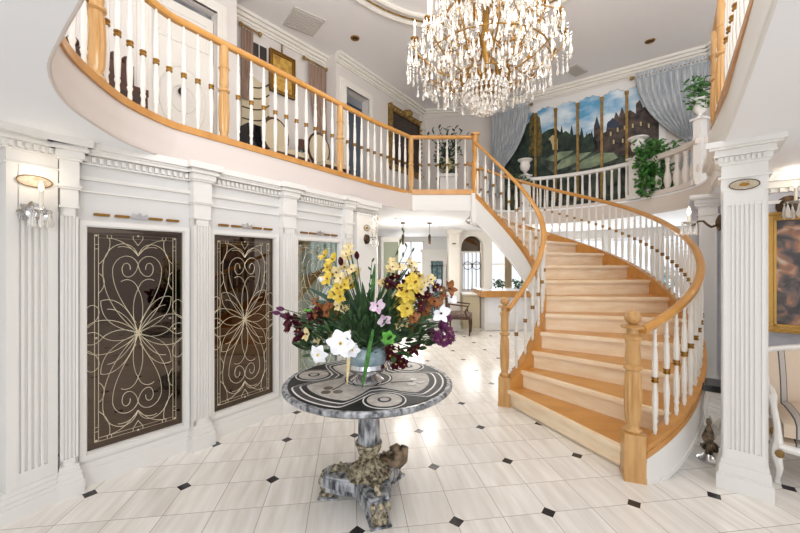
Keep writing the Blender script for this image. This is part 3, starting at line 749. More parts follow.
# last riser up to the landing
a, b = ends(13); d = (b-a).normalized(); f = Vector((-1,0))
mb = MB(); mb.prism([tuple(a),tuple(b),tuple(b+Vector((-.02,0))),tuple(a+Vector((-.02,0)))], RI*13, H2-.003); mb.build('riser', 'oak_riser', st)
def stringer(path, zf, side, t0, wood_h, tot, u0=0, u1=1, n=60, thick=.05):
    # side=+1: path's left. wood cap + white face
    pts = [(path.at((u0+(u1-u0)*i/n)*path.len), zf(u0+(u1-u0)*i/n)) for i in range(n+1)]
    def strip(o0, o1, za, zb, clamp=True):
        vs = []; 
        for i, (p, z) in enumerate(pts):
            tn = path.tan((u0+(u1-u0)*i/n)*path.len); nr = Vector((-tn[1],tn[0]))*side
            zz0, zz1 = max(0.0, z+za), max(0.001, z+zb)
            for o, w in ((o0,zz0),(o1,zz0),(o1,zz1),(o0,zz1)): q = p+nr*o; vs.append((q[0],q[1],w))
        fs = [(i*4+k, i*4+(k+1)%4, i*4+4+(k+1)%4, i*4+4+k) for i in range(n) for k in range(4)]+[(3,2,1,0),(n*4,n*4+1,n*4+2,n*4+3)]
        m = MB(); m.add(vs, fs); return m
    m = strip(-.03, .042, -.018, 0); m2 = strip(-.012, .034, -wood_h, -.018); m.add(m2.v, m2.f); m3 = strip(-.012,.040,-wood_h*.62,-wood_h*.5); m.add(m3.v, m3.f); m.build('curb', 'oak', st, True)
    m = strip(-.028, -.012, -tot+.05, -.016); m.build('skirt', 'oak_tread', st, True)
    m = strip(-.012, .028, -tot, -wood_h); m2 = strip(-.012, .036, -tot, -tot+.035); m.add(m2.v, m2.f); m2 = strip(-.012,.034,-wood_h-.03,-wood_h); m.add(m2.v, m2.f); m.build('stringer', 'white_paint', st, True)
stringer(INN, zin, 1, 0, .09, .46)     # left of the climbing path
stringer(OUT, zout, -1, 0, .10, .36)
# plaster soffit under the steps
vs = []; n = 40
for i in range(n+1):
    uu = i/n; a = INN.at(uu*INN.len); b = OUT.at(uu*OUT.len); z = max(.005, RI*(1+13*uu)-.30)
    vs += [(a[0],a[1],z),(b[0],b[1],z),(b[0],b[1],z+.02),(a[0],a[1],z+.02)]
fs = [(i*4+k, i*4+(k+1)%4, i*4+4+(k+1)%4, i*4+4+k) for i in range(n) for k in range(4)]+[(3,2,1,0),(n*4,n*4+1,n*4+2,n*4+3)]
mb = MB(); mb.add(vs, fs); mb.build('soffit', 'white_paint', st, True)

# inner balustrade
def stair_rail(path, zf, h, label, n, n0, newel_xy, flare, root_loc):
    t = thing('stair_balustrade', label, 'balustrade', root_loc)
    pts = []
    for i in range(81):
        uu = i/80; p = path.at(uu*path.len); pts.append(Vector((p[0],p[1],zf(uu)+h)))
    if flare: pts = pts[:]+flare
    mb = MB(); mb.sweep(RAILP, pts); mb.build('handrail', 'oak_rail', t, True)
    R = Rail(t, h-.03)
    for i in range(n):
        uu = (i+n0)/n; p = path.at(uu*path.len); R.put(p[0],p[1],zf(uu))
    return t
ti = stair_rail(INN, zin, .767, 'inner stair balustrade rising left to the landing, white balusters, oak handrail', 17, .8, None, [Vector((1.185,5.64,3.50))], (1.184,3.935,0))
newel(ti, 1.15, 3.97, 0, 1.21, .046, block=.32, bw=.125, rz=math.radians(-20))
to = stair_rail(OUT, zout, .80, 'long outer stair balustrade sweeping around the right side, white balusters, oak handrail', 50, .9, None, [], (1.7,2.6,0))
newel(to, 1.69, 2.62, 0, 1.225, .052, block=.335, bw=.135, rz=math.radians(-20))

# balcony balustrade, left and landing
def off(pts, d):
    P = Path(pts); out = []
    for i, q in enumerate(P.p):
        tn = P.tan(P.L[i]); out.append(q+Vector((-tn[1],tn[0]))*d)
    return out
EP = off([tuple(p) for p in LE], .03)+[Vector((.16,5.70)),Vector((1.17,5.70))]
EPp = Path(EP)
tb = thing('balcony_balustrade', 'long curved gallery balustrade over the mirror wall, white balusters, oak rail', 'balustrade', (-1.15,3.9,H2))
mb = MB(); mb.sweep(RAILP, [Vector((p[0],p[1],H2+.87)) for p in EP]+[Vector((1.19,5.70,H2+.87))]); mb.build('handrail', 'oak_rail', tb, True)
mb = MB(); mb.sweep([(-.05,-.035),(-.05,.01),(.07,.01),(.07,-.035),(.055,-.045),(-.05,-.045)][::-1], [Vector((p[0],p[1],H2)) for p in EP[1:]], )
mb2 = MB(); mb2.sweep([(-.045,-.045),(.05,-.045),(.05,.035),(-.045,.035)], [Vector((.19,5.685,H2)),Vector((1.14,5.685,H2))]); mb.add(mb2.v, mb2.f)
mb.build('base_rail', 'oak', tb, True)
# newels at measured places
def along(P, px):
    best = (1e9, 0)
    for i in range(2000):
        d = P.len*i/2000; q = P.at(d)
        if q[1] > 1.7: e = abs(400+F*q[0]/q[1]-px); 
        else: continue
        if e < best[0]: best = (e, d)
    return best[1]
def along_m(P, px, lo):
    best = (1e9, 0)
    for i in range(3000):
        d = P.len*i/3000; q = P.at(d)
        if q[1] < lo: continue
        e = abs(400+F*q[0]/q[1]-px)
        if e < best[0]: best = (e, d)
    return best[1]
nd = [along_m(EPp, 95, 1.9), along_m(EPp, 224, 3), along_m(EPp, 340, 3.5), along_m(EPp, 411, 4.5)]
for i, d in enumerate(nd):
    q = EPp.at(d); newel(tb, q[0], q[1], H2, .845, .042 if i else .05, m='oak_light', cap=False)
R = Rail(tb, .83)
stops = [nd[0]-.8]+nd+[EPp.len]
for a, b, n in zip(stops, stops[1:], (7,10,11,11,7)):
    for k in range(1, n): q = EPp.at(a+(b-a)*k/n); R.put(q[0],q[1],H2+.01)
# landing newel: long drop post
x, y = 1.185, 5.67
t = bpy.data.objects.new('newel_post', None); C.objects.link(t); t.parent = tb; t.location = wm(tb).inverted()@V(x,y,H2)
mb = MB(); mb.lathe([(.05,-.06),(.055,0),(.045,.02),(.06,.10),(.068,.3),(.05,.44),(.06,.46),(.06,.48),(.045,.5),(.042,.62),(.055,.66),(.05,.68),(.05,.90)], (x,y,H2), 20); mb.build('shaft', 'oak_rail', t, True)
MB().box((x,y,H2+.91),(.12,.12,.03)).build('cap','oak_rail',t)
mb = MB(); mb.box((x,y,H2-.26),(.15,.15,.46)); mb.lathe([(.02,-.54),(.06,-.52),(.07,-.49),(.05,-.48)],(x,y,H2),16); mb.build('drop_post','white_paint',t)

# right gallery balustrade
tr = thing('balcony_balustrade', 'short gallery balustrade seen steeply above the fluted column, top right', 'balustrade', (2.1,2.35,H2))
ed = [Vector(p) for p in right_edge]; rp = Path([ed[0]+Vector((.045,-.03)), ed[3]+Vector((.045,-.03))])
mb = MB(); mb.sweep(RAILP, [Vector((rp.at(0)[0],rp.at(0)[1],H2+.87)), Vector((rp.len and rp.at(rp.len)[0],rp.at(rp.len)[1],H2+.87))]); mb.build('handrail','oak_rail',tr,True)
mb = MB(); mb.sweep([(-.05,-.03),(.055,-.03),(.055,.012),(-.05,.012)], [Vector((rp.at(0)[0],rp.at(0)[1],H2)), Vector((rp.at(rp.len)[0],rp.at(rp.len)[1],H2))]); mb.build('base_rail','oak',tr)
for d in (.02, along_m(rp, 724, .5)): q = rp.at(d); newel(tr, q[0], q[1], H2, .845, .045, m='oak_light', cap=False)
R = Rail(tr, .83); k = .16; dn = along_m(rp, 724, .5)
while k < rp.len:
    if abs(k-dn) > .09: q = rp.at(k); R.put(q[0],q[1],H2+.01)
    k += .135

# ledge: white balustrade in front of the mural
lp = Path(off([tuple(p) for p in ledge], .06))
tl = thing('ledge_balustrade', 'low curved white balustrade with plain white rail in front of the mural', 'balustrade', (3.0,7.5,H2))
dl0, dl1 = along_m(lp, 527, 6.9), along_m(lp, 634, 5.9)
LD = [dl0+(dl1-dl0)*i/20 for i in range(21)]
mb = MB(); mb.sweep([(-.045,-.03),(.045,-.03),(.05,.02),(.035,.035),(-.035,.035),(-.05,.02)], [Vector((lp.at(d)[0],lp.at(d)[1],H2+.66)) for d in LD]); mb.build('handrail','white_paint',tl,True)
mb = MB(); mb.sweep([(-.05,0),(.05,0),(.05,.05),(-.05,.05)], [Vector((lp.at(d)[0],lp.at(d)[1],H2)) for d in LD]); mb.build('base_rail','plaster',tl,True)
R = Rail(tl, .62, collar=False, prof=[(.014,0),(.02,.05),(.022,.1),(.028,.3),(.024,.6),(.018,.85),(.022,.9),(.022,1)], m='urn_white')
for k in range(1, 15): q = lp.at(dl0+(dl1-dl0)*k/15); R.put(q[0],q[1],H2+.03)
# plaster balustrade part with vase balusters
tv = thing('plaster_balustrade', 'plaster balustrade of vase-shaped balusters right of the ivy post', 'balustrade', (4.25,5.5,H2))
dv1 = along_m(lp, 702, 4.7)
if dv1 < dl1: dv1 = dl1+1.4
LD = [dl1+.12+(dv1-dl1-.12)*i/14 for i in range(15)]
mb = MB(); mb.sweep([(-.08,-.04),(.08,-.04),(.09,0),(.06,.05),(-.06,.05),(-.09,0)], [Vector((lp.at(d)[0],lp.at(d)[1],H2+.62)) for d in LD]); mb.build('handrail','plaster',tv,True)
mb = MB(); mb.sweep([(-.09,0),(.09,0),(.09,.07),(-.09,.07)], [Vector((lp.at(d)[0],lp.at(d)[1],H2)) for d in LD]); mb.build('base_rail','plaster',tv,True)
R = Rail(tv, .53, collar=False, m='plaster', segs=12, prof=[(.05,0),(.05,.05),(.035,.08),(.045,.14),(.062,.28),(.055,.42),(.03,.6),(.026,.75),(.04,.82),(.03,.86),(.045,.95),(.045,1)])
k = dl1+.25
while k < dv1-.02: q = lp.at(k); R.put(q[0],q[1],H2+.06); k += .17
# posts with urns
def post_urn(px, lo, hgt, w, label, urn_label, s=1):
    d = along_m(lp, px, lo); q = lp.at(d)
    t = thing('pedestal_post', label, 'post', (q[0],q[1],H2))
    MB().box((q[0],q[1],H2+hgt/2),(w,w,hgt),.3).build('shaft','white_paint',t)
    mb = MB(); mb.box((q[0],q[1],H2+hgt+.015),(w+.06,w+.06,.03),.3); mb.build('cap','white_paint',t); MB().box((q[0],q[1],H2+.04),(w+.04,w+.04,.08),.3).build('base','white_paint',t)
    z = H2+hgt+.03; o = thing('urn', urn_label, 'urn', (q[0],q[1],z))
    MB().lathe([(.07*s,0),(.07*s,.02*s),(.03*s,.05*s),(.035*s,.07*s)],(q[0],q[1],z),16).build('foot','urn_white',o,True)
    MB().lathe([(.035*s,.07*s),(.09*s,.12*s),(.11*s,.20*s),(.09*s,.25*s),(.10*s,.28*s),(.15*s,.31*s),(.15*s,.33*s),(.11*s,.32*s),(.08*s,.26*s)],(q[0],q[1],z),18,flute=(.1*s,.24*s),fl=.05).build('bowl','urn_white',o,True)
    return q, z
q1, zu1 = post_urn(525, 6.9, .72, .15, 'slim white post ending the ledge balustrade near the inner handrail', 'white urn on the post at the left end of the mural ledge', 1.0)
q2, zu2 = post_urn(638, 5.8, .70, .20, 'white post draped in ivy at the right end of the ledge balustrade', 'white urn above the ivy on the ledge post', 1.05)
q3, zu3 = post_urn(700, 4.4, .92, .11, 'tall narrow white post under the potted greenery near the top right railing', 'small white urn holding leafy greenery beside the right curtain', .8)
def foliage(name, label, cat, c, spread, n, size, m, down=0, seed=1, stemtop=None):
    rnd = random.Random(seed); c = Vector(c); t = thing(name, label, cat, tuple(c)); mb = MB()
    for i in range(n):
        a = rnd.random()*2*PI; r = rnd.random()**.6; p = c+V(math.cos(a)*spread[0]*r, math.sin(a)*spread[1]*r, (rnd.random()*(spread[2]+down)-down))
        if p.z < c.z: r2 = .75; p = Vector((c.x+(p.x-c.x)*r2, c.y+(p.y-c.y)*r2, p.z))
        d = V(rnd.uniform(-1,1), rnd.uniform(-1,.3), rnd.uniform(-.8,.5)); mb.petal(p, d, (rnd.uniform(-.3,.3),-.6,.7), size*rnd.uniform(.7,1.3), size*.7, .2, n=3)
    mb.build('leaves', m, t)
    mb = MB()
    for i in range(7):
        a = i*.9; e = c+V(math.cos(a)*spread[0]*.7, math.sin(a)*spread[1]*.7, spread[2]*.6 if i%2 or not down else -down*.8)
        mb.tube([c, (c+e)/2+V(0,0,.05), e], .005, 5)
    mb.build('stems', 'stem', t); return t
foliage('ivy_plant', 'thick green ivy cascading over the post and plaster balustrade below the mural', 'ivy', (q2[0]+.12,q2[1]-.22,zu2-.02), (.40,.24,.20), 900, .085, 'leaf', down=.72, seed=3)
foliage('potted_plant', 'leafy green plant spilling from the small urn near the right curtain', 'plant', (q3[0],q3[1],zu3+.26), (.20,.18,.30), 170, .085, 'leaf', down=.12, seed=5)
foliage('ivy_plant', 'small dark ivy sprig at the foot of the left urn beside the handrail', 'ivy', (q1[0]-.05,q1[1]-.05,zu1-.05), (.22,.12,.06), 70, .06, 'leaf_dark', down=.15, seed=8)

# ------------------------------------------------------------------ upper hall walls
Df = frame2((-2.21-.6*3.6,4.89-.8*3.6),(-2.21,4.89)); DL = 3.6*1.0
Af = frame2((-2.43-.6276*.4,5.4-.7785*.4),(-1.39,6.69)); AL = .4+1.657
Bf = frame2((-1.15,6.49),(.60,9.03)); BL = 3.08
Cf = frame2((.50,8.98),(2.6,8.72)); CL = 2.12
Mf = frame2((2.25,8.66),(5.45,6.28)); ML = (Vector((5.45,6.28))-Vector((2.25,8.66))).length
Gf = frame2((5.40,6.35),(5.75,2.0))
def s_px(fr, px): return s_at(fr, px)
def wall_open(name, fr, L, z0_, z1_, openings, m, th=.12):
    mb = MB(); x = 0
    for a, b, za, zb in sorted(openings):
        mb.fbox(fr, x, a, -th, 0, z0_, z1_)
        if za > z0_: mb.fbox(fr, a, b, -th, 0, z0_, za)
        if zb < z1_: mb.fbox(fr, a, b, -th, 0, zb, z1_)
        x = b
    mb.fbox(fr, x, L, -th, 0, z0_, z1_); return struct(name, mb, m)
dA, dB = s_px(Df, 150), s_px(Df, 216)
DL = (Vector((-2.21,4.89))-Vector(Df[0])).length
wall_open('wall_upper_door', Df, DL, H2, H3, [(dA,dB,H2,H2+2.11)], 'upper_wall', .12)
mb = MB(); mb.fbox(Df, DL-.02, DL, -.60, -.12, H2, H3); struct('wall_upper_return', mb, 'upper_wall')
wall_open('wall_upper_left', Af, AL, H2, H3, [], 'upper_wall')
bA, bB = s_px(Bf, 345), s_px(Bf, 368)
wall_open('wall_upper_middle', Bf, BL, H2, H3, [(bA,bB,H2,H2+2.15)], 'upper_wall', .16)
mb = MB(); mb.fbox(Bf, 0, .02, -.5, -.16, H2, H3); struct('wall_upper_jog', mb, 'upper_wall')
wall_open('wall_upper_back', Cf, CL, H2, H3, [], 'upper_wall')
wall_open('wall_upper_mural', Mf, ML, H2, H3, [], 'upper_wall')
wall_open('wall_upper_right', Gf, 4.4, H2, H3, [], 'upper_wall')
# rooms behind the openings
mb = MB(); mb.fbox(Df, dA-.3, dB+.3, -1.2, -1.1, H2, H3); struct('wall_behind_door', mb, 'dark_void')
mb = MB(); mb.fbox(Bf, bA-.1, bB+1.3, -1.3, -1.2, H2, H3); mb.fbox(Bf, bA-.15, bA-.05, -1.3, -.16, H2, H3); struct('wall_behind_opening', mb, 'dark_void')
# crown mouldings
mb = MB()
for fr, L in ((Df,DL),(Af,AL),(Bf,BL),(Cf,CL),(Mf,ML),(Gf,4.4)):
    for e, a, b in ((.03,H3-.17,H3-.14),(.05,H3-.14,H3-.10),(.09,H3-.10,H3-.05),(.13,H3-.05,H3)): mb.fbox(fr, -.02 if fr is not Df else 0, L+.02, 0, e, a, b)
struct('trim_10', mb, 'trim_cream')
# casings
mb = MB()
for fr, a, b, zt in ((Df,dA,dB,H2+2.11),(Bf,bA,bB,H2+2.15)):
    for e, w in ((.03,.13),(.045,.03)):
        mb.fbox(fr, a-w, a, 0, e, H2, zt+w); mb.fbox(fr, b, b+w, 0, e, H2, zt+w); mb.fbox(fr, a, b, 0, e, zt, zt+w)
    mb.fbox(fr, a-.10, a-.07, .03, .04, H2, zt+.1); mb.fbox(fr, b+.07, b+.10, .03, .04, H2, zt+.1)
struct('trim_11', mb, 'trim_cream')
mb = MB(); sC = BL-.22
mb.fbox(Bf, sC, BL-.06, 0, .06, H2, H3-.17); mb.fbox(Bf, sC-.02, BL-.04, 0, .09, H3-.5, H3-.4); struct('trim_12', mb, 'trim_cream')
# door leaf with round mouldings
dm = (dA+dB)/2
d1 = MB().fbox(Df, dA+.01, dB-.01, -.10, -.055, H2+.01, H2+2.02).build('door_1', 'trim_cream', kind='structure')
def ringP(fr, s, z, r, n, tr, asp=1): return [fp(fr, s+r*math.cos(2*PI*k/36), n, z+r*asp*math.sin(2*PI*k/36)) for k in range(37)]
zk = H2+.93
for nm, r, asp in (('oval_moulding',.14,1.15),('oval_moulding',.26,1.5)):
    mb = MB(); mb.tube(ringP(Df, dm, zk-.05, r, -.053, .01, asp), .011, 6); mb.build(nm, 'trim_cream', d1, True)
mb = MB()
for a, b, c, d in ((dA+.08,dB-.08,H2+1.55,H2+1.565),(dA+.08,dB-.08,H2+1.90,H2+1.915),(dA+.08,dA+.095,H2+1.55,H2+1.9),(dB-.095,dB-.08,H2+1.55,H2+1.9)): mb.fbox(Df, a, b, -.055, -.045, c, d)
mb.build('panel_moulding','trim_cream',d1)
mb = MB(); mb.ball(fp(Df, dm-.03, -.01, zk+.02), .045, 12, 8); mb.build('door_knob','bronze',d1,True)

# gathered drapes
def drape(fr, s0, s1, n, ztop, zmid, swing, m, label, name='curtain', rod=True, header=.1, amp=.03, folds=9, tail=.0, both=None):
    # top from s0..s1 at ztop, gathered at (swing) at zmid
    t = thing(name, label, 'curtain', tuple(fp(fr,(s0+s1)/2,n,ztop)))
    cols, rows = folds*6, 16; vs = []
    for j in range(rows+1):
        f = j/rows; z = ztop+(zmid-ztop)*f
        for i in range(cols+1):
            g = i/cols; sx = s0+(s1-s0)*g
            tgt = swing-.06+.12*g
            e = f**1.7; s = sx+(tgt-sx)*e*.985
            zz = z-(.16*math.sin(PI*f)*(abs(sx-swing)/max(.01,abs(s1-s0))))*.6
            a = amp*(1-.35*f)*math.sin(g*folds*2*PI)
            vs.append(fp(fr, s+.012*math.sin(g*folds*2*PI+1), n+.05+a, zz))
    k = len(vs); vs += [q+Vector((-fr[2][0]*.006,-fr[2][1]*.006,0)) for q in vs]
    fs = []; W = cols+1
    for j in range(rows):
        for i in range(cols): a = j*W+i; fs += [(a,a+1,a+W+1,a+W),(k+a,k+a+W,k+a+W+1,k+a+1)]
    mb = MB(); mb.add(vs, fs); mb.build('fabric', m, t, True)
    if tail:
        vs = []; 
        for j in range(7):
            f = j/6
            for i in range(25): g = i/24; vs.append(fp(fr, swing+(g-.5)*(.12+.18*f), n+.05+.025*math.sin(g*5*2*PI), zmid-tail*f))
        k = len(vs); vs += [q+Vector((-fr[2][0]*.006,-fr[2][1]*.006,0)) for q in vs]; fs = []
        for j in range(6):
            for i in range(24): a = j*25+i; fs += [(a,a+1,a+26,a+25),(k+a,k+a+25,k+a+26,k+a+1)]
        mb = MB(); mb.add(vs, fs); mb.build('tail', m, t, True)
    if header:
        mb = MB(); nn_ = 60; vs = []
        for i in range(nn_+1):
            g = i/nn_; w = .02*math.sin(g*nn_*1.9); 
            for z, o in ((ztop-.01,.05),(ztop+header*.5,.075),(ztop+header,.06),(ztop+header,.02),(ztop-.01,.02)): vs.append(fp(fr, s0+(s1-s0)*g, n+o+w*(.5 if o > .03 else 0), z+.006*math.sin(g*90)))
        fs = [(i*5+a, i*5+(a+1)%5, i*5+5+(a+1)%5, i*5+5+a) for i in range(nn_) for a in range(5)]+[(0,1,2,3,4),tuple(nn_*5+a for a in (4,3,2,1,0))]
        mb.add(vs, fs); mb.build('heading', m, t, True)
    if rod:
        mb = MB(); a, b = rod if isinstance(rod, tuple) else (s0-.06, s1+.06)
        mb.tube([fp(fr,a,n+.05,ztop+.03),fp(fr,b,n+.05,ztop+.03)], .015, 8); mb.ball(fp(fr,a,n+.05,ztop+.03),.035); mb.ball(fp(fr,b,n+.05,ztop+.03),.035); mb.build('curtain_rod','gold_paint',t,True)
    return t
# mural curtains
m0, m1, m2_, m3 = s_px(Mf,487), s_px(Mf,531), s_px(Mf,636), s_px(Mf,707)
drape(Mf, max(.0,m0), m1, .10, H3-.30, H2+.95, m0+.22, 'drape', 'grey-blue gathered curtain left of the mural, tied back to the left', tail=.5, amp=.035, folds=10)
drape(Mf, m2_, m3, .10, H3-.30, H2+1.05, m3-.22, 'drape', 'grey-blue gathered curtain right of the mural, swept to the right', tail=.5, amp=.035, folds=11)
# mural
mu0, mu1 = s_px(Mf,505), s_px(Mf,659); mz0, mz1 = H2+.2, H3-.24
t = thing('mural', 'wall mural of castle, trees and cloudy blue sky with gilded columns', 'mural', tuple(fp(Mf,(mu0+mu1)/2,0,mz0)))
MB().fbox(Mf, mu0, mu1, 0, .01, mz0, mz1).build('sky_panel','mural_sky',t)
def mu(px, py): s = s_px(Mf, px); P = fp(Mf, s, 0, 0); return (s, EYE-(py-HOR)/F*P.y)
def mpoly(pts, n0, name, m): MB().fprism(Mf, [mu(*p) for p in pts], n0, n0+.003).build(name, m, t)
mpoly([(505,182),(505,148),(540,150),(560,147),(590,146),(610,150),(640,148),(659,146),(659,200),(505,215)], .010, 'painted_garden', 'mural_ground')
mpoly([(505,160),(505,118),(512,108),(518,112),(521,128),(528,124),(532,118),(536,124),(541,135),(548,130),(556,128),(562,134),(566,131),(572,136),(578,134),(584,138),(590,133),(596,140),(600,150),(590,154),(560,152),(540,158)], .0135, 'painted_trees', 'mural_tree')
mpoly([(529,156),(530,118),(534,112),(540,118),(543,140),(542,156)], .017, 'painted_gold_tree', 'mural_gold_tree')
mpoly([(549,150),(549,139),(553,135),(558,139),(558,150)], .017, 'painted_house', 'mural_house')
mpoly([(594,152),(594,127),(597,117),(600,126),(601,134),(606,132),(608,122),(614,119),(616,112),(619,117),(622,107),(625,114),(630,110),(636,114),(636,104),(640,100),(643,108),(650,104),(656,112),(659,114),(659,158),(630,156)], .0135, 'painted_castle', 'mural_castle')
mpoly([(594,127),(597,116),(600,127)], .017, 'painted_spire', 'mural_spire'); mpoly([(607,124),(613,118),(619,124),(619,128),(607,128)], .017, 'painted_roof', 'mural_spire')
mpoly([(572,170),(584,160),(600,153),(614,153),(618,158),(606,163),(590,168)], .017, 'painted_rock', 'mural_rock')
mpoly([(552,172),(562,160),(578,154),(592,152),(584,158),(570,166)], .017, 'painted_waterfall', 'mural_rock')
for px in (536, 556, 578, 602, 627):
    s = s_px(Mf, px); mb = MB(); mb.fbox(Mf, s-.024, s+.024, .01, .05, mz0, mz1-.22); mb.fbox(Mf, s-.034, s+.034, .01, .06, mz1-.26, mz1-.20); mb.fbox(Mf, s-.02, s+.02, .05, .058, mz0, mz1-.26); mb.build('gilded_column','gold_paint',t,label='gilded painted column strip')
for px in (522, 528, 545, 550, 562, 568, 572, 582, 587, 592):
    a = px*1.0; hh = 9+5*math.sin(px*1.3); base = 141+3*math.sin(px*.7)
    mpoly([(a-3.2,base+8),(a-2.4,base),(a-1.4,base-hh*.5),(a,base-hh),(a+1.2,base-hh*.45),(a+2.2,base+1),(a+3.1,base+8)], .0205, 'painted_conifer', 'mural_tree')
for px, py in ((610,136),(617,132),(624,130),(632,128),(640,126),(648,128),(613,144),(622,143),(633,141),(643,140)):
    mpoly([(px,py),(px+1.6,py),(px+1.6,py-4),(px,py-4)], .017, 'painted_window', 'mural_house')
mpoly([(505,185),(505,165),(520,158),(540,163),(552,172),(560,185)], .0205, 'painted_bank', 'mural_tree')
mpoly([(545,160),(560,152),(574,151),(568,156),(556,162)], .0225, 'painted_path', 'mural_rock')
for a in (mu0-.10, mu1): MB().fbox(Mf, a, a+.10, 0, .04, mz0, mz1).build('casing','white_paint',t)
xs = [mu0]+[s_px(Mf, px) for px in (536,556,578,602,627)]+[mu1]
for a, b in zip(xs, xs[1:]):
    pts = [(a,mz1)]+[(a,mz1-.22),(a+.03,mz1-.20)]
    for sgm in range(1): 
        for k in range(1, 24):
            g = k/24; pts.append((a+.03+(b-a-.06)*g, mz1-.10-.035*abs(math.sin(g*PI*3))-.05*abs(2*g-1)**2))
    pts += [(b-.03,mz1-.20),(b,mz1-.22),(b,mz1)]
    MB().fprism(Mf, pts, .02, .035).build('scalloped_valance','white_paint',t)

# curtains, picture and furniture on the upper left wall
a0, a1, a2, a3 = s_px(Af,238), s_px(Af,250), s_px(Af,305), s_px(Af,328)
drape(Af, a0, a1, .03, H3-.27, H2+1.35, a0+.06, 'drape_stripe', 'brown striped curtain at the upper left, hanging next to the panelled door', amp=.02, folds=4, header=0, rod=(a0, a1+.12))
drape(Af, a2, min(a3,AL-.02), .03, H3-.27, H2+.75, a2+.40, 'drape_stripe', 'brown striped curtain right of the gold picture on the upper left wall', amp=.022, folds=6, header=0, rod=(a2-.08, AL-.03))
g0, g1 = s_px(Af,268), s_px(Af,293)
framed(Af, g0, g1, .02, 4.33, 5.0, .05, 'gold_canvas', 'small golden yellow picture hanging by a cord on the upper left wall', 'picture', carve=False)
mb = MB(); gm = (g0+g1)/2; mb.tube([fp(Af,gm,.03,5.0),fp(Af,gm,.03,5.16)], .006, 5); 
for k in range(4): mb.ball(fp(Af,gm,.03,5.03+.04*k), .018)
mb.build('picture_cord','gold_paint'); tag(C.objects['picture_cord'], 'gilt tasselled cord above the golden picture', 'picture cord')
t = thing('wall_grille', 'dark two-part wall grille left of the golden picture', 'vent', tuple(fp(Af,a1+.1,.0,4.75)))
v0, v1 = s_px(Af,251), s_px(Af,266); vm = (v0+v1)/2
MB().fbox(Af, v0, vm-.01, 0, .02, 4.74, 4.98).build('panel','grille',t); MB().fbox(Af, vm+.01, v1, 0, .02, 4.74, 4.98).build('panel','grille',t)
MB().fbox(Af, v0-.01, v1+.01, 0, .012, 4.73, 4.99).build('frame','wall_white',t)
# draped white swag panel with dark piping
t = thing('swag_shade', 'cream draped swag panel with dark curved piping behind the balusters', 'shade', tuple(fp(Af,.7,0,3.9)))
h0, h1 = s_px(Af,241), s_px(Af,268)
MB().fprism(Af, [(h0,3.62),(h1,3.62),(h1,4.35),(h0,4.50)], 0, .03).build('panel','drape_cream',t)
for k in range(4):
    mb = MB(); mb.tube([fp(Af, h0+(h1-h0)*g, .035, 3.75+k*.17+.16*g*g*g) for g in [i/10 for i in range(11)]], .010, 6); mb.build('piping','bronze',t,True)
def oval_chair(s, n, label):
    c = fp(Af, s, n, H2); t = thing('oval_back_chair', label, 'chair', tuple(c), group=None); fr = (Vector((c.x,c.y)), Af[1], Af[2])
    mb = MB(); mb.fprism(fr, [(.20*math.cos(2*PI*k/20), H2+.78+.24*math.sin(2*PI*k/20)) for k in range(20)], -.02, .02); mb.build('backrest','drape_cream',t)
    mb = MB(); mb.tube([fp(fr,.215*math.cos(2*PI*k/24),0,H2+.78+.255*math.sin(2*PI*k/24)) for k in range(25)], .022, 6); mb.build('back_frame','dark_wood',t,True)
    mb = MB(); mb.fbox(fr,-.25,.25,.02,.48,H2+.40,H2+.47); mb.build('seat','drape_cream',t); MB().fbox(fr,-.26,.26,.0,.49,H2+.35,H2+.40).build('seat_frame','dark_wood',t)
    for a, b in ((-.22,.04),(.22,.04),(-.22,.45),(.22,.45)):
        mb = MB(); mb.tube([fp(fr,a,b,H2+.36),fp(fr,a,b,H2+.18),fp(fr,a,b,H2)], [.025,.018,.014], 6); mb.build('leg','dark_wood',t,True)
    mb = MB(); mb.tube([fp(fr,-.12,0,H2+.38),fp(fr,-.12,0,H2+.56)], .02, 6); mb.tube([fp(fr,.12,0,H2+.38),fp(fr,.12,0,H2+.56)], .02, 6); mb.build('back_post','dark_wood',t,True)
oval_chair(s_px(Af,258)+.02, .45, 'oval-backed cream chair in dark wood, left one of the gallery pair')
oval_chair(s_px(Af,308)-.12, .45, 'oval-backed cream chair in dark wood nearer the striped right curtain')
c = fp(Af, s_px(Af,283), .5, H2); t = thing('low_table', 'low marble-topped table between the two oval-backed chairs', 'table', tuple(c)); fr = (Vector((c.x,c.y)), Af[1], Af[2])
MB().fbox(fr,-.15,.15,-.2,.2,H2+.36,H2+.40).build('table_top','inlay_light',t)
for a, b in ((-.12,-.15),(.12,-.15),(-.12,.15),(.12,.15)): MB().fbox(fr,a-.02,a+.02,b-.02,b+.02,H2,H2+.36).build('leg','dark_wood',t)
c = V(c.x,c.y,H2+.40); t = thing('table_lamp', 'blue-grey vase lamp on the low gallery table', 'lamp', tuple(c))
MB().lathe([(.05,0),(.06,.03),(.08,.10),(.06,.18),(.02,.24),(.02,.28)],c,14).build('base','blue_ceramic',t,True); MB().lathe([(.0801,.26),(.10,.26),(.06,.42),(.05,.42)],c,14).build('lamp_shade','dark_wood',t,True)
c = fp(Af, s_px(Af,244), .12, H2); t = thing('dark_cabinet', 'small black cabinet low against the upper left wall', 'cabinet', tuple(c)); fr = (Vector((c.x,c.y)), Af[1], Af[2])
MB().fbox(fr,-.12,.2,-.08,.22,H2,H2+.9).build('body','black_gloss',t); MB().fbox(fr,-.10,.03,.22,.235,H2+.08,H2+.84).build('door','black_gloss',t); MB().fbox(fr,.05,.18,.22,.235,H2+.08,H2+.84).build('door','black_gloss',t)
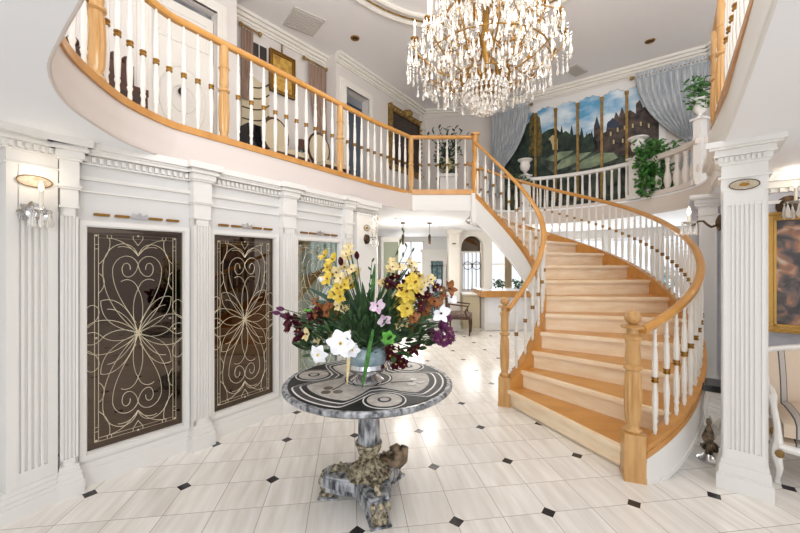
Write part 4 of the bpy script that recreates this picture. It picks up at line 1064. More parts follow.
# carved console at far left upper
c = V(-2.72,3.05,H2); t = thing('carved_bench', 'carved dark red-brown wooden bench behind the first balusters, top left', 'bench', tuple(c), math.radians(53))
mb = MB(); mb.box((0,0,.42),(.9,.4,.06)); loc(t,mb).build('seat','dark_wood',t)
mb = MB(); mb.box((0,.19,.62),(.9,.04,.34)); 
for k in range(9): mb.ball((-.4+.1*k,.19,.82),.05)
loc(t,mb).build('backrest','dark_wood',t,True)
for a, b in ((-.42,-.17),(.42,-.17),(-.42,.17),(.42,.17)):
    mb = MB(); mb.lathe([(.03,0),(.02,.1),(.035,.25),(.03,.40)],(a,b,0),10); loc(t,mb).build('leg','dark_wood',t,True)

# big dark painting
framed(Bf, s_px(Bf,388), s_px(Bf,421), .0, 3.62, 5.02, .13, 'dark_canvas', 'tall dark painting in an ornate gold frame on the gallery wall', fm='gold_paint')
# pedestal with arrangement at the back wall
pc = V(1.02,7.9,H2); t = thing('pedestal', 'white pedestal stand at the back of the gallery', 'pedestal', tuple(pc))
MB().box((pc.x,pc.y,H2+.03),(.42,.42,.06)).build('base','white_paint',t); MB().box((pc.x,pc.y,H2+.40),(.32,.32,.68)).build('shaft','white_paint',t); MB().box((pc.x,pc.y,H2+.77),(.44,.44,.06)).build('top','white_paint',t)
t = thing('vase', 'cream gilded vase on the back gallery pedestal', 'vase', (pc.x,pc.y,H2+.80))
MB().lathe([(.06,0),(.07,.02),(.04,.05),(.12,.16),(.13,.24),(.08,.32),(.10,.36),(.08,.35)],(pc.x,pc.y,H2+.80),16).build('body','cream_petal',t,True)
foliage('silk_arrangement', 'bushy green arrangement with cream blooms in the gallery vase', 'plant', (pc.x,pc.y,H2+1.16), (.32,.26,.30), 200, .10, 'leaf_grey', down=.3, seed=11)
rnd = random.Random(4)
for k in range(7):
    a = -1.2+.4*k; e = V(pc.x+math.sin(a)*.45, pc.y-.08, H2+1.55+.28*math.cos(a)); mb = MB()
    mb.tube([(pc.x,pc.y,H2+1.1),(pc.x+math.sin(a)*.12,pc.y-.04,H2+1.4),tuple(e)], .007, 5)
    for j in range(6): mb.petal(Vector((pc.x,pc.y,H2+1.3)).lerp(e,.4+.12*j),(rnd.uniform(-1,1),-.3,rnd.uniform(-.2,1)),(0,0,1),.10,.05,.2)
    mb.build('leafy_branch','leaf_grey'); 
for o in [o for o in C.objects if o.name.startswith('leafy_branch')]: tag(o,'slender grey-green branch rising from the gallery arrangement','branch','branches in the gallery arrangement')

# ceiling fittings
def vent(x, y, w, h, label, z=H3):
    t = thing('ceiling_vent', label, 'vent', (x,y,z-.02)); MB().box((x,y,z-.008),(w,h,.016),math.radians(37)).build('frame','vent_white',t)
    mb = MB(); rr = Matrix.Rotation(math.radians(37),2)
    for k in range(9): q = rr@Vector((0,(-.4+.1*k)*h)); mb.box((x+q.x,y+q.y,z-.02),(w*.88,h*.045,.012),math.radians(37))
    mb.build('slats','vent_white',t)
p = at(304,22,1); k = (H3-EYE)/(p.z-EYE); vent(p.x*k, k, .5, .5, 'square white air vent on the upper ceiling left of the chandelier')
p = at(576,70,1); k = (H3-EYE)/(p.z-EYE); vent(p.x*k, k, .45, .25, 'small ceiling vent above the mural, right of the chandelier')
def downlight(px, py, z, label, on=0, r=.055, grp=None):
    k = (z-EYE)/(HOR-py)*F; x = (px-400)/F*k; y = k
    t = thing('downlight', label, 'ceiling light', (x,y,z-.01), group=grp)
    mb = MB(); mb.sweep([(-.016,0),(.016,0),(.012,-.012),(-.012,-.012)], [(x+r*math.cos(2*PI*j/20), y+r*math.sin(2*PI*j/20), z) for j in range(20)], closed=True); mb.build('ring','brass' if z > 4 else 'white_paint',t,True)
    MB().lathe([(.001,-.004),(r*.85,-.004),(r*.85,-.001),(.001,-.001)],(x,y,z),16).build('lens','lamp_glow' if on else 'bronze',t)
    if on:
        l = bpy.data.lights.new('downlight_lamp','SPOT'); l.energy = on; l.spot_size = math.radians(120); l.spot_blend = .6; l.color = (1,.9,.75); l.shadow_soft_size = .05
        lo = bpy.data.objects.new('downlight_lamp', l); C.objects.link(lo); lo.location = (x,y,z-.03)
downlight(355,38,H3,'brass-ringed round downlight in the upper ceiling left of the chandelier',0,.06)
downlight(650,41,H3,'brass-ringed round downlight in the upper ceiling above the right curtain',0,.06)
downlight(398,218.5,H1,'lit recessed downlight under the landing, behind the bouquet top',35)
downlight(438,225,H1,'lit recessed downlight under the landing nearer the stair post',35)

# ------------------------------------------------------------------ chandelier
CX, CY = .88, 3.72
ch = thing('chandelier', 'huge gilt and crystal chandelier with candle arms hanging in the stairwell', 'chandelier', (CX,CY,3.1))
def cyl(r, a, z): return Vector((CX+r*math.cos(a), CY+r*math.sin(a), z))
mb = MB(); mb.lathe([(.02,3.36),(.08,3.40),(.11,3.48),(.05,3.56),(.03,3.75),(.07,3.85),(.04,3.95),(.025,4.2),(.06,4.35),(.03,4.45),(.02,4.8),(.06,4.9),(.012,4.95),(.012,5.28),(.10,5.30),(.12,5.35)],(CX,CY,0),16); mb.build('stem','gold',ch,True)
mb = MB()
for z, r in ((3.42,.36),(3.62,.62),(4.05,.45),(4.45,.3)): mb.tube(circle(r,40,z,(CX,CY))+circle(r,40,z,(CX,CY))[:1], .007, 6)
mb.build('ring_frame','gold',ch,True)
def arm(r, a, z, z0, cups=True):
    mb = MB(); mb.tube([cyl(.06,a,z0), cyl(r*.35,a,z0-.10), cyl(r*.7,a,z0-.02), cyl(r*.95,a+.03,z-.16), cyl(r*1.03,a,z-.06), cyl(r,a,z)], [.010,.009,.008,.007,.007,.007], 6)
    mb.tube([cyl(r*.6,a,z0-.05), cyl(r*.66,a,z0+.06), cyl(r*.54,a,z0+.10), cyl(r*.50,a,z0+.03)], .008, 5)
    o = mb.build('arm','gold',ch,True)
    mb = MB(); c = cyl(r,a,z); mb.lathe([(.012,-.02),(.035,-.005),(.042,.012),(.036,.012),(.015,.004),(.014,.03)], c, 10); mb.build('candle_cup','brass',o,True)
    mb = MB(); mb.lathe([(.010,.02),(.010,.13)], c, 8); mb.build('candle','candle',o,True)
    mb = MB(); mb.lathe([(.002,.13),(.013,.155),(.011,.175),(.001,.20)], c, 7); mb.build('bulb','bulb',o,True)
    return c
tips = []
for k in range(14): tips.append(arm(.74, 2*PI*(k+.3)/14, 3.80, 3.52))
for k in range(12): tips.append(arm(.56, 2*PI*(k+.1)/12, 4.06, 3.86))
for k in range(8): tips.append(arm(.36, 2*PI*(k+.5)/8, 4.38, 4.25))
DP = MB(); drop(DP, (0,0,0), .105, .017, 6); bead(DP, (0,0,.012), .010, 6); DM = DP.mesh('crystal_drop','crystal',False)
nd_ = 0
rnd = random.Random(9)
for k in range(44):
    a = 2*PI*k/44; r = .80; z = 3.60+.05*math.sin(k*1.7)
    o = bpy.data.objects.new('crystal_drop', DM); C.objects.link(o); o.parent = ch; o.location = cyl(r,a,z)-Vector((CX,CY,3.1))
for k in range(32):
    a = 2*PI*k/32; o = bpy.data.objects.new('crystal_drop', DM); C.objects.link(o); o.parent = ch; o.location = cyl(.62,a,3.46+.03*math.sin(k*2))-Vector((CX,CY,3.1))
for k in range(22):
    a = 2*PI*k/22; o = bpy.data.objects.new('crystal_drop', DM); C.objects.link(o); o.parent = ch; o.location = cyl(.42,a,3.36)-Vector((CX,CY,3.1))
mb = MB()
for c in tips:
    for k in range(6): a = 2*PI*k/6; p = c+V(.035*math.cos(a),.035*math.sin(a),-.01); drop(mb, p, .075, .013, 5)
for k in range(44): # strands between
    a = 2*PI*k/44
    for j in range(3): bead(mb, cyl(.80,a,3.63+.035*j+.05*math.sin(k*1.7)), .012, 5)
for i in range(1150):
    z = rnd.uniform(3.42,4.55); R_ = .74 if z < 3.9 else .74-(z-3.9)*.75
    R_ *= (1 if z > 3.55 else .6+.4*(z-3.42)/.13); r = R_*math.sqrt(rnd.uniform(.12,1)); drop(mb, cyl(r, rnd.random()*2*PI, z), rnd.uniform(.06,.12), rnd.uniform(.012,.02), 5)
o = mb.build('crystal_strands','crystal',ch); o['kind'] = 'stuff'
mb = MB()
for j, (z, r) in enumerate(((3.40,.22),(3.35,.23),(3.30,.21),(3.25,.175),(3.20,.13),(3.16,.08))):
    n = max(6, int(2*PI*r/.045))
    for k in range(n): drop(mb, cyl(r, 2*PI*k/n+j*.2, z), .07, .018, 6)
o = mb.build('crystal_basket','crystal',ch); mb = MB(); mb.lathe([(.01,3.24),(.05,3.20),(.06,3.16),(.05,3.12),(.001,3.09)],(CX,CY,0),12); mb.build('finial','crystal',ch,True)
# gilded leaf arches round the basket
mb = MB()
for k in range(8):
    a = 2*PI*k/8; mb.tube([cyl(.22,a-.35,3.40),cyl(.25,a-.2,3.47),cyl(.25,a,3.50),cyl(.25,a+.2,3.47),cyl(.22,a+.35,3.40)], .013, 6)
mb.build('gilt_arches','gold',ch,True)
mb = MB()
for k in range(12):
    a = 2*PI*k/12+.1; mb.tube([cyl(.10,a,4.9),cyl(.2,a,4.5),cyl(.34,a,4.2),cyl(.52,a,3.95),cyl(.76,a,3.75)], .006, 5)
mb.build('chains','gold',ch,True)
for k in range(5):
    a = 2*PI*k/5; l = bpy.data.lights.new('chandelier_lamp','POINT'); l.energy = 8; l.color = (1,.93,.84); l.shadow_soft_size = .12
    lo = bpy.data.objects.new('chandelier_lamp', l); C.objects.link(lo); lo.location = cyl(.92,a,3.98)
l = bpy.data.lights.new('chandelier_core','POINT'); l.energy = 3; l.color = (1,.88,.72); l.shadow_soft_size = .1; lo = bpy.data.objects.new('chandelier_core', l); C.objects.link(lo); lo.location = (CX+.2,CY-.2,3.95)

# ------------------------------------------------------------------ marble table
TX, TY, TZ, TR = -.21, 2.42, .78, .555
t = thing('round_table', 'round grey marble pedestal table with inlaid mosaic top', 'table', (TX,TY,0))
mb = MB(); mb.lathe([(.30,-.05),(TR-.07,-.05),(TR-.02,-.042),(TR,-.025),(TR,-.012),(TR-.012,-.002),(TR-.03,-.004),(.001,-.004)],(TX,TY,TZ),72); mb.build('table_top','marble_grey',t,True)
def disc(name, poly, z, m, parent, th=.0016, hole=None):
    mb = MB(); mb.prism(poly, z-.004, z+th, holes=[hole] if hole else ()); return mb.build(name, m, parent)
def cp(r, c=(TX,TY), n=72, a0=0): return [(c[0]+r*math.cos(2*PI*k/n+a0), c[1]+r*math.sin(2*PI*k/n+a0)) for k in range(n)]
zt = TZ-.003
disc('dark_border', cp(TR-.035), zt, 'marble_dark', t)
# quatrefoil field with four ringed medallions
def quat(r0, dip, n=150, ph=math.radians(-72)):
    out = []
    for k in range(n):
        a = 2*PI*k/n; q = ((a-ph+PI/3) % (2*PI/3))-PI/3      # 0 at a roundel
        g = max(0, 1-abs(q)/.56); rr = r0-dip*math.sin(min(1,g*1.25)*PI/2)**1.1; out.append((TX+rr*math.cos(a), TY+rr*math.sin(a)))
    return out
disc('inlay_band', quat(TR-.055,.22), zt+.0018, 'inlay_white', t, .0006)
disc('inlay_band', quat(TR-.066,.22), zt+.0026, 'inlay_mid', t, .0006)
disc('inlay_band', quat(TR-.104,.22), zt+.0034, 'inlay_white', t, .0006)
disc('inlay_band', quat(TR-.115,.22), zt+.0042, 'marble_dark', t, .0006)
disc('inlay_field', quat(TR-.150,.22), zt+.0050, 'inlay_light', t, .0006)
for k in range(3):
    a = math.radians(-72)+k*2*PI/3; c = (TX+.395*math.cos(a), TY+.395*math.sin(a))
    for j, (r, m) in enumerate(((.125,'inlay_white'),(.117,'marble_dark'),(.100,'inlay_light'),(.040,'marble_dark'),(.026,'inlay_light'))): disc('roundel', cp(r, c, 32), zt+.0022+.0012*j, m, t, .0008)
    a += PI/3
    for j in range(3):
        b = a+(j-1)*.16; c2 = (TX+(.30+(.05 if j == 1 else 0))*math.cos(b), TY+(.30+(.05 if j == 1 else 0))*math.sin(b)); disc('inlay_flower', cp(.030, c2, 12), zt+.0058, 'inlay_brown', t, .0008)
    mb = MB(); mb.tube([(TX+.17*math.cos(a-.3),TY+.17*math.sin(a-.3),zt+.0062),(TX+.22*math.cos(a-.1),TY+.22*math.sin(a-.1),zt+.0062),(TX+.30*math.cos(a),TY+.30*math.sin(a),zt+.0062)],.004,5); mb.build('inlay_stem','inlay_brown',t)
for j, (r, m) in enumerate(((.16,'marble_dark'),(.15,'inlay_white'),(.14,'inlay_mid'))): disc('roundel', cp(r), zt+.006+.0012*j, m, t, .0008)
mb = MB(); mb.lathe([(.085,.345),(.075,.36),(.072,.70),(.09,.715),(.12,.735)],(TX,TY,0),14,flute=(.35,.71),fl=.10); mb.build('column','marble_grey',t,True)
mb = MB(); mb.lathe([(.05,.26),(.06,.275),(.075,.30),(.085,.33),(.078,.345),(.09,.35),(.09,.36)],(TX,TY,0),20,flute=(.27,.34),fl=.14); mb.build('gilt_capital','stone_gold',t,True)
mb = MB(); mb.lathe([(.155,.155),(.15,.17),(.12,.195),(.08,.22),(.055,.24),(.07,.252),(.05,.262)],(TX,TY,0),28,flute=(.157,.235),fl=.16); mb.build('lotus_base','stone_gold',t,True)
# tripod plinth with concave sides
angs = [math.radians(x) for x in (-72, 178, 54)]
pl = []
for i, a in enumerate(sorted([x % (2*PI) for x in angs])):
    A = sorted([x % (2*PI) for x in angs]); b = A[(i+1)%3]; b = b if b > a else b+2*PI
    for w in (-.2,.2): pl.append((TX+.31*math.cos(a+w), TY+.31*math.sin(a+w)))
    for g in (.2,.35,.5,.65,.8): an = a+.2+(b-a-.4)*g; pl.append((TX+(.30-.16*math.sin(PI*g))*math.cos(an), TY+(.30-.16*math.sin(PI*g))*math.sin(an)))
mb = MB(); mb.prism(pl, .085, .145); mb.prism([(TX+(x-TX)*.95,TY+(y-TY)*.95) for x, y in pl], .145, .16); mb.prism([(TX+(x-TX)*.92,TY+(y-TY)*.92) for x, y in pl], .05, .085); mb.build('plinth','marble_grey',t)
for a in angs:
    c = Vector((TX+.225*math.cos(a), TY+.225*math.sin(a), 0)); d = V(math.cos(a),math.sin(a),0); sd = V(-d.y,d.x,0)
    mb = MB()
    mb.tube([c-d*.04+V(0,0,.07), c+d*.04+V(0,0,.085), c+d*.055+V(0,0,.06), c+d*.03+V(0,0,.035), c+d*.04+V(0,0,.012)], [.045,.05,.05,.042,.05], 12)
    for w in (-1,0,1): mb.ball(c+d*.085+sd*.045*w+V(0,0,.115), (.02,.02,.032), 8, 5)
    for w in (-1,0,1): mb.ball(c+d*.075+sd*.03*w+V(0,0,.022), (.022,.022,.02), 8, 5)
    lg = mb.build('foot','stone_gold',t,True)
    mb = MB(); mb.tube([c-d*.06+V(0,0,.165), c+d*.01+V(0,0,.185), c+d*.03+V(0,0,.165), c+V(0,0,.162)], [.018,.022,.018,.012], 8)
    for k in range(6): mb.petal(c-d*.04+V(0,0,.155), d*math.cos(k)+sd*math.sin(k)+V(0,0,.35), (0,0,1), .06, .04, .4)
    mb.build('scroll','stone_gold',lg,True)
    MB().box(c+d*.04+V(0,0,.006),(.13,.13,.012),a).build('pad','marble_grey',lg)
# winged creature on the base (right side)
mb = MB(); c = V(TX+.13,TY+.10,.15)
mb.tube([c, c+V(.05,.0,.03), c+V(.08,0,.09), c+V(.05,-.02,.13), c+V(.01,-.02,.12)], [.05,.055,.045,.03,.015], 10)
mb.tube([c+V(.06,-.01,.0), c+V(.10,-.01,.04), c+V(.11,-.01,.12), c+V(.09,-.02,.135)], [.03,.035,.03,.015], 8)
for k in range(5): mb.petal(c+V(-.02,-.02,.02), (-.3+.25*k,-.2,.8), (0,-1,0), .10, .05, .2)
mb.build('carved_sphinx','stone_brown',t,True)

# bowl vase
vx, vy = -.215, 2.36
t = thing('bowl_vase', 'silver pedestal bowl with a blue-grey crackle rim holding the bouquet', 'vase', (vx,vy,TZ+.006))
mb = MB(); mb.lathe([(.105,.0),(.11,.012),(.085,.03),(.06,.045),(.075,.055),(.115,.075),(.132,.10),(.125,.125)],(vx,vy,TZ+.006),28); mb.build('silver_bowl','silver_metal',t,True)
mb = MB(); mb.lathe([(.122,.125),(.14,.15),(.142,.19),(.125,.225),(.13,.235),(.115,.235),(.11,.20)],(vx,vy,TZ+.006),28); mb.build('ceramic_body','blue_ceramic',t,True)

# flowers: every bloom is a thing with its stem
VC = V(vx,vy,TZ+.22)
def bloom_mesh(kind, r, m):
    mb = MB()
    if kind == 'lily':
        for k in range(6): a = k*PI/3; mb.petal((0,0,0),(math.cos(a),math.sin(a),.35),(0,0,1),r*(1 if k%2 else .90),r*(.78 if k%2 else 1.0),-.30 if k%2 else -.42,n=6)
    elif kind == 'orchid':
        for k, (a, l, w) in enumerate(((PI/2,1.05,.62),(PI/2+2.3,1,.55),(PI/2-2.3,1,.55),(.1,1.05,.95),(PI-.1,1.05,.95))): mb.petal((0,0,0),(math.cos(a),math.sin(a),.2+.25*(k%2)),(0,0,1),r*l,r*w,.35-.5*(k%2),n=6)
    elif kind == 'tulip':
        for k in range(6): a = k*PI/3; mb.petal((0,0,-r*.4),(math.cos(a)*.45,math.sin(a)*.45,1),(-math.cos(a),-math.sin(a),0),r*1.3,r*.8,.28,n=5)
    elif kind == 'ruffle':
        rn = random.Random(int(r*10000))
        for k in range(14): a = rn.random()*6.28; e = rn.uniform(-.2,1.0); mb.petal((0,0,0),(math.cos(a),math.sin(a),e),(rn.uniform(-1,1),rn.uniform(-1,1),.5),r*rn.uniform(.7,1),r*.6,.3,n=4)
    return mb.mesh('bloom', m, True)
CEN = {'lily':('stamens','yellow'),'orchid':('lip','burgundy'),'tulip':('stamens','amber'),'ruffle':('eye','yellow')}
cache = {}
def bloom(name, px, py, Y, size, kind, m, label, cat, group=None, face=None, stem=True, sm='leaf_dark'):
    if group: size *= 1.12
    p = at(px, py, Y); key = (kind, m, round(size,3))
    if key not in cache: cache[key] = bloom_mesh(kind, size, m)
    o = thing(name, label, cat, tuple(p), group=group)
    dirv = Vector(face) if face else Vector(((p.x-VC.x)*1.2, -.5+(p.y-VC.y), (p.z-VC.z)*.6+.05)); dirv.normalize()
    q = dirv.to_track_quat('Z','Y'); 
    from mathutils import Quaternion
    q = q@Quaternion((0,0,1), random.random()*6.28)
    b = bpy.data.objects.new('petals', cache[key]); C.objects.link(b); b.parent = o; b.rotation_mode = 'QUATERNION'; b.rotation_quaternion = q
    mb = MB(); cm = CEN[kind]
    for k in range(5): a = k*1.256; d = q@V(math.cos(a)*.25,math.sin(a)*.25,1); mb.tube([p, p+d*size*.35], [size*.035,size*.05], 5)
    mb.build(cm[0], cm[1] if m != 'yellow' else 'amber', o)
    if stem:
        mid = (p+VC)/2+V(0,0,.05); mb = MB(); mb.tube([VC, VC.lerp(mid,.6)+V(0,0,.02), mid, p-dirv*.015], [.004,.004,.0035,.003], 5); mb.build('stem', sm, o, True)
    return o
def many(name, pts, size, kind, m, label, cat, group, Y0=2.30, **kw):
    rr = random.Random(len(pts)*7+int(pts[0][0])); n0 = len(pts); dense = 0 if (n0 <= 3) else .8
    pts = list(pts)+[(a+rr.uniform(-9,9), b+rr.uniform(-6,9)) for a, b in pts[:int(n0*dense)]]
    for i, q in enumerate(pts):
        Y = q[2] if len(q) > 2 else Y0+.06*math.sin(i*2.1); bloom(name, q[0], q[1], Y, size*(1+.12*math.sin(i*1.7)), kind, m, label, cat, group, **kw)
bloom('white_lily', 341, 343, 2.12, .085, 'lily', 'lily_white', 'large pure white lily at the lower left front of the bouquet', 'flower', face=(.05,-1,.1))
bloom('white_lily', 352, 350, 2.16, .05, 'lily', 'lily_white', 'white lily partly tucked right of the largest white one', 'flower', face=(.3,-1,.1))
bloom('white_lily', 319, 354, 2.16, .062, 'lily', 'lily_white', 'lowest white lily, leftmost, hanging over the table edge', 'flower', face=(-.3,-1,-.2))
bloom('white_orchid', 440, 313, 2.22, .062, 'orchid', 'lily_white', 'round white orchid on the right of the bouquet', 'flower', face=(.3,-1,0))
bloom('white_orchid', 434, 286, 2.32, .055, 'orchid', 'lily_white', 'white orchid at the upper right of the bouquet', 'flower', face=(.3,-1,.2))
bloom('white_orchid', 450, 297, 2.34, .05, 'orchid', 'lily_white', 'rightmost white orchid beside the amber bloom', 'flower', face=(.6,-1,0))
bloom('pink_orchid', 378, 306, 2.18, .052, 'orchid', 'orchid_pink', 'pinkish white orchid at the middle of the bouquet', 'flower', face=(-.1,-1,.1))
bloom('pink_orchid', 384, 320, 2.18, .045, 'orchid', 'orchid_pink', 'smaller pinkish orchid just below the middle one', 'flower', face=(.1,-1,-.1))
bloom('white_bud', 323, 281, 2.25, .04, 'tulip', 'lily_white', 'white bud at the upper left of the bouquet', 'flower', face=(-.5,-.6,.5))
bloom('green_lily', 388, 338, 2.18, .048, 'lily', 'leaf_bright', 'bright green lily low at the centre right of the bouquet', 'flower', face=(.2,-1,.1))
many('yellow_orchid', [(333,260),(333,274),(338,289),(345,282),(351,286),(341,297),(328,268)], .042, 'orchid', 'yellow', 'yellow orchid bloom on the tall left spray', 'flower', 'yellow orchids on the left spray')
many('yellow_lily', [(417,279),(405,297),(406,309),(411,290),(398,303)], .058, 'lily', 'yellow', 'yellow lily in the right half of the bouquet', 'flower', 'yellow lilies on the right')
many('amber_orchid', [(440,294),(419,309),(413,318),(425,303),(399,315)], .045, 'orchid', 'amber', 'amber brown orchid in the right half of the bouquet', 'flower', 'amber orchids on the right')
many('amber_orchid', [(324,312),(318,303),(330,306),(336,316),(311,326)], .035, 'orchid', 'amber', 'amber orchid in the left half of the bouquet', 'flower', 'amber orchids on the left')
many('cream_orchid', [(348,258),(345,268),(352,270),(349,248),(355,277),(341,279),(346,309),(331,330),(308,334),(320,338),(342,322)], .036, 'orchid', 'cream_petal', 'cream orchid in the left half of the bouquet', 'flower', 'cream orchids on the left')
many('cream_orchid', [(392,263),(411,264),(390,270),(414,272),(387,283),(430,280),(398,326),(393,331),(420,290)], .034, 'orchid', 'cream_petal', 'cream orchid in the right half of the bouquet', 'flower', 'cream orchids on the right')
many('burgundy_orchid', [(357,257),(341,263)], .036, 'tulip', 'burgundy', 'small burgundy bloom at the top of the left spray', 'flower', 'burgundy blooms on top', face=(0,-.5,.8))
many('burgundy_orchid', [(297,319),(305,325),(312,317),(317,312),(300,330),(290,326),(322,320),(337,309)], .040, 'ruffle', 'burgundy', 'burgundy bloom in the left half of the bouquet', 'flower', 'burgundy blooms on the left')
many('burgundy_lily', [(394,277),(408,278),(426,296),(418,297),(430,290),(396,288),(404,284),(421,303)], .042, 'ruffle', 'burgundy', 'burgundy bloom high in the right half of the bouquet', 'flower', 'burgundy blooms upper right')
many('burgundy_lily', [(399,351),(400,361),(390,349),(396,356),(407,352),(415,349)], .040, 'ruffle', 'burgundy', 'dark burgundy bloom drooping below the bouquet on the right', 'flower', 'burgundy blooms hanging low')
many('purple_tulip', [(282,309),(286,316),(278,313)], .034, 'tulip', 'purple', 'purple tulip at the far left tip of the bouquet', 'flower', 'purple tulips on the left tip')
many('purple_tulip', [(297,338),(303,334)], .040, 'tulip', 'burgundy', 'plum tulip hanging at the lower left of the bouquet', 'flower', 'plum tulips lower left', face=(-.4,-.6,-.6))
many('purple_tulip', [(440,327),(446,320),(436,336),(448,331),(430,334),(442,340)], .045, 'ruffle', 'purple', 'purple ruffled tulip at the far right of the bouquet', 'flower', 'purple tulips on the right')
# leaves
def leaf(px, py, Y, px2, py2, Y2, w, m, label, group, name='long_leaf', arch=.05):
    a, b = at(px,py,Y), at(px2,py2,Y2); mb = MB(); n = 9; d = (b-a); sd = d.cross(V(0,-1,.3)).normalized(); vs = []
    for i in range(n+1):
        g = i/n; p = a+d*g+V(0,0,arch*math.sin(PI*g)); wd = w*math.sin(PI*min(1,.12+g*.85))**.7/2
        vs += [p-sd*wd, p+V(0,-.004,-.003), p+sd*wd, p+V(0,.003,.003)]
    fs = []
    for i in range(n):
        x, y = i*4, i*4+4; fs += [(x,x+1,y+1,y),(x+1,x+2,y+2,y+1),(x+2,x+3,y+3,y+2),(x+3,x,y,y+3)]
    fs += [(0,3,2,1),(n*4,n*4+1,n*4+2,n*4+3)]; mb.add(vs, fs); return mb.build(name, m, None, True, label=label, cat='leaf', group=group)
LG = 'long leaves of the bouquet'
for (x1,y1,x2,y2,w,m) in ((366,338,308,288,.035,'leaf_grey'),(366,336,315,300,.04,'leaf_grey'),(368,336,352,270,.02,'leaf_dark'),(368,336,362,282,.025,'leaf_dark'),(368,336,374,288,.022,'leaf_dark'),(368,336,356,290,.02,'leaf_dark'),(370,336,345,300,.03,'leaf_grey'),(370,338,330,326,.04,'leaf_dark'),
    (370,338,428,322,.07,'leaf_dark'),(372,338,412,333,.06,'leaf_dark'),(370,338,375,264,.03,'leaf'),(365,338,303,310,.04,'leaf_bright'),(372,336,440,318,.03,'leaf'),(368,338,340,340,.05,'leaf_dark'),(372,338,395,300,.05,'leaf_dark'),(362,338,318,330,.05,'leaf'),(372,336,405,270,.03,'leaf_dark'),(374,338,402,340,.06,'leaf_dark')):
    leaf(x1,y1,2.36,x2,y2,2.30,w,m,'slender green leaf fanning out of the bowl bouquet',LG)
leaf(373,330,2.14,362,388,2.17,.028,'leaf','long green leaf drooping in front of the bowl onto the table',None,arch=0)
leaf(350,330,2.14,347,385,2.17,.022,'cream_petal','pale drooping bud stalk left of the bowl front',None,'drooping_stalk',arch=0)
rnd = random.Random(21)
for (x,y) in ((404,232),(407,247),(372,262),(412,252)):
    a, b = VC, at(x,y,2.38); mb = MB(); mb.tube([a, a.lerp(b,.5)+V(-.01,0,.02), b], [.004,.003,.002], 5)
    for j in range(5): mb.petal(a.lerp(b,.6+.1*j),(rnd.uniform(-1,1),-.3,1),(0,-1,0),.035,.014,.1,n=3)
    mb.build('thin_twig','leaf_dark',None,label='thin budded twig rising above the bouquet',cat='twig',group='twigs above the bouquet')
# filler mass of foliage in the bouquet heart
mb = MB()
for i in range(420):
    a = rnd.random()*2*PI; r = rnd.random()**.5; p = VC+V(math.cos(a)*.42*r, math.sin(a)*.22*r, rnd.uniform(-.02,.34)*(1.1-r*.6)); mb.petal(p,(p-VC).normalized()+V(rnd.uniform(-.6,.6),rnd.uniform(-.6,.2),rnd.uniform(-.3,.5)),(0,-.5,1),rnd.uniform(.05,.09),.035,.2,n=3)
mb.build('filler_foliage','leaf_dark',None,label='dense dark green filler foliage in the heart of the bouquet',cat='foliage',kind='stuff')

# ------------------------------------------------------------------ kitchen / living room beyond
def flat(px0, px1, py0, py1, Y, d=.05):      # an upright box facing the camera, from its outline at depth Y
    a, b = at(px0,py1,Y), at(px1,py0,Y); return MB().box(((a.x+b.x)/2, Y+d/2, (a.z+b.z)/2), (b.x-a.x, d, b.z-a.z))
YB = 11.0
# far wall with window openings (daylight beyond)
def X_(px, Y): return (px-400)/F*Y
wb = MB(); fr = (Vector((-5.5,YB)), Vector((1,0)), Vector((0,-1)))
ops = [(X_(398,YB)+5.5, X_(424,YB)+5.5, .9, 2.25), (X_(462,YB)+5.5, X_(482,YB)+5.5, .75, 2.3), (X_(490,YB)+5.5, X_(530,YB)+5.5, .75, 2.3)]
x = 0
for a, b, za, zb in ops:
    wb.fbox(fr, x, a, -.1, 0, 0, H1); wb.fbox(fr, a, b, -.1, 0, 0, za); wb.fbox(fr, a, b, -.1, 0, zb, H1); x = b
wb.fbox(fr, x, 10, -.1, 0, 0, H1)
struct('wall_back', wb, 'wall_white')
for i, (a, b, za, zb) in enumerate(ops):
    mb = MB(); 
    for q in (a, (a+b)/2-.02, b-.04): mb.fbox(fr, q, q+.04, -.08, -.02, za, zb)
    for q in (za, (za+zb)/2, zb-.04): mb.fbox(fr, a, b, -.08, -.02, q, q+.04)
    o = struct('window_%d' % (i+1), mb, 'white_paint')
    if i == 1:
        mb = MB()
        for k in range(5): s = a+(b-a)*(k+.5)/5; mb.tube([fp(fr,s,.02,za),fp(fr,s,.02,zb-.35)], .012, 5)
        for k in range(2): s = a+(b-a)*(.28+.44*k); mb.tube([fp(fr,s+.12*math.cos(j*.524),.02,za+.75+.12*math.sin(j*.524)) for j in range(13)], .012, 5)
        mb.build('iron_grille','iron',o)
# side window wall behind the stair (bay with windows), parallel to the mural wall
bayf = frame2((3.35,10.0),(7.6,6.8)); BW = 5.3
wb = MB(); ow = []
q = .15
while q < BW-1: ow.append((q, q+.85, .55, 2.2)); q += 1.0
x = 0
for a, b, za, zb in ow: wb.fbox(bayf, x, a, -.1, 0, 0, H1); wb.fbox(bayf, a, b, -.1, 0, 0, za); wb.fbox(bayf, a, b, -.1, 0, zb, H1); x = b
wb.fbox(bayf, x, BW, -.1, 0, 0, H1); struct('wall_bay', wb, 'wall_white')
for i, (a, b, za, zb) in enumerate(ow):
    mb = MB()
    for s in (a, (a+b)/2-.015, b-.03): mb.fbox(bayf, s, s+.03, -.08, -.03, za, zb)
    for z in (za, za+.8, zb-.03): mb.fbox(bayf, a, b, -.08, -.03, z, z+.03)
    struct('window_%d' % (i+4), mb, 'white_paint')
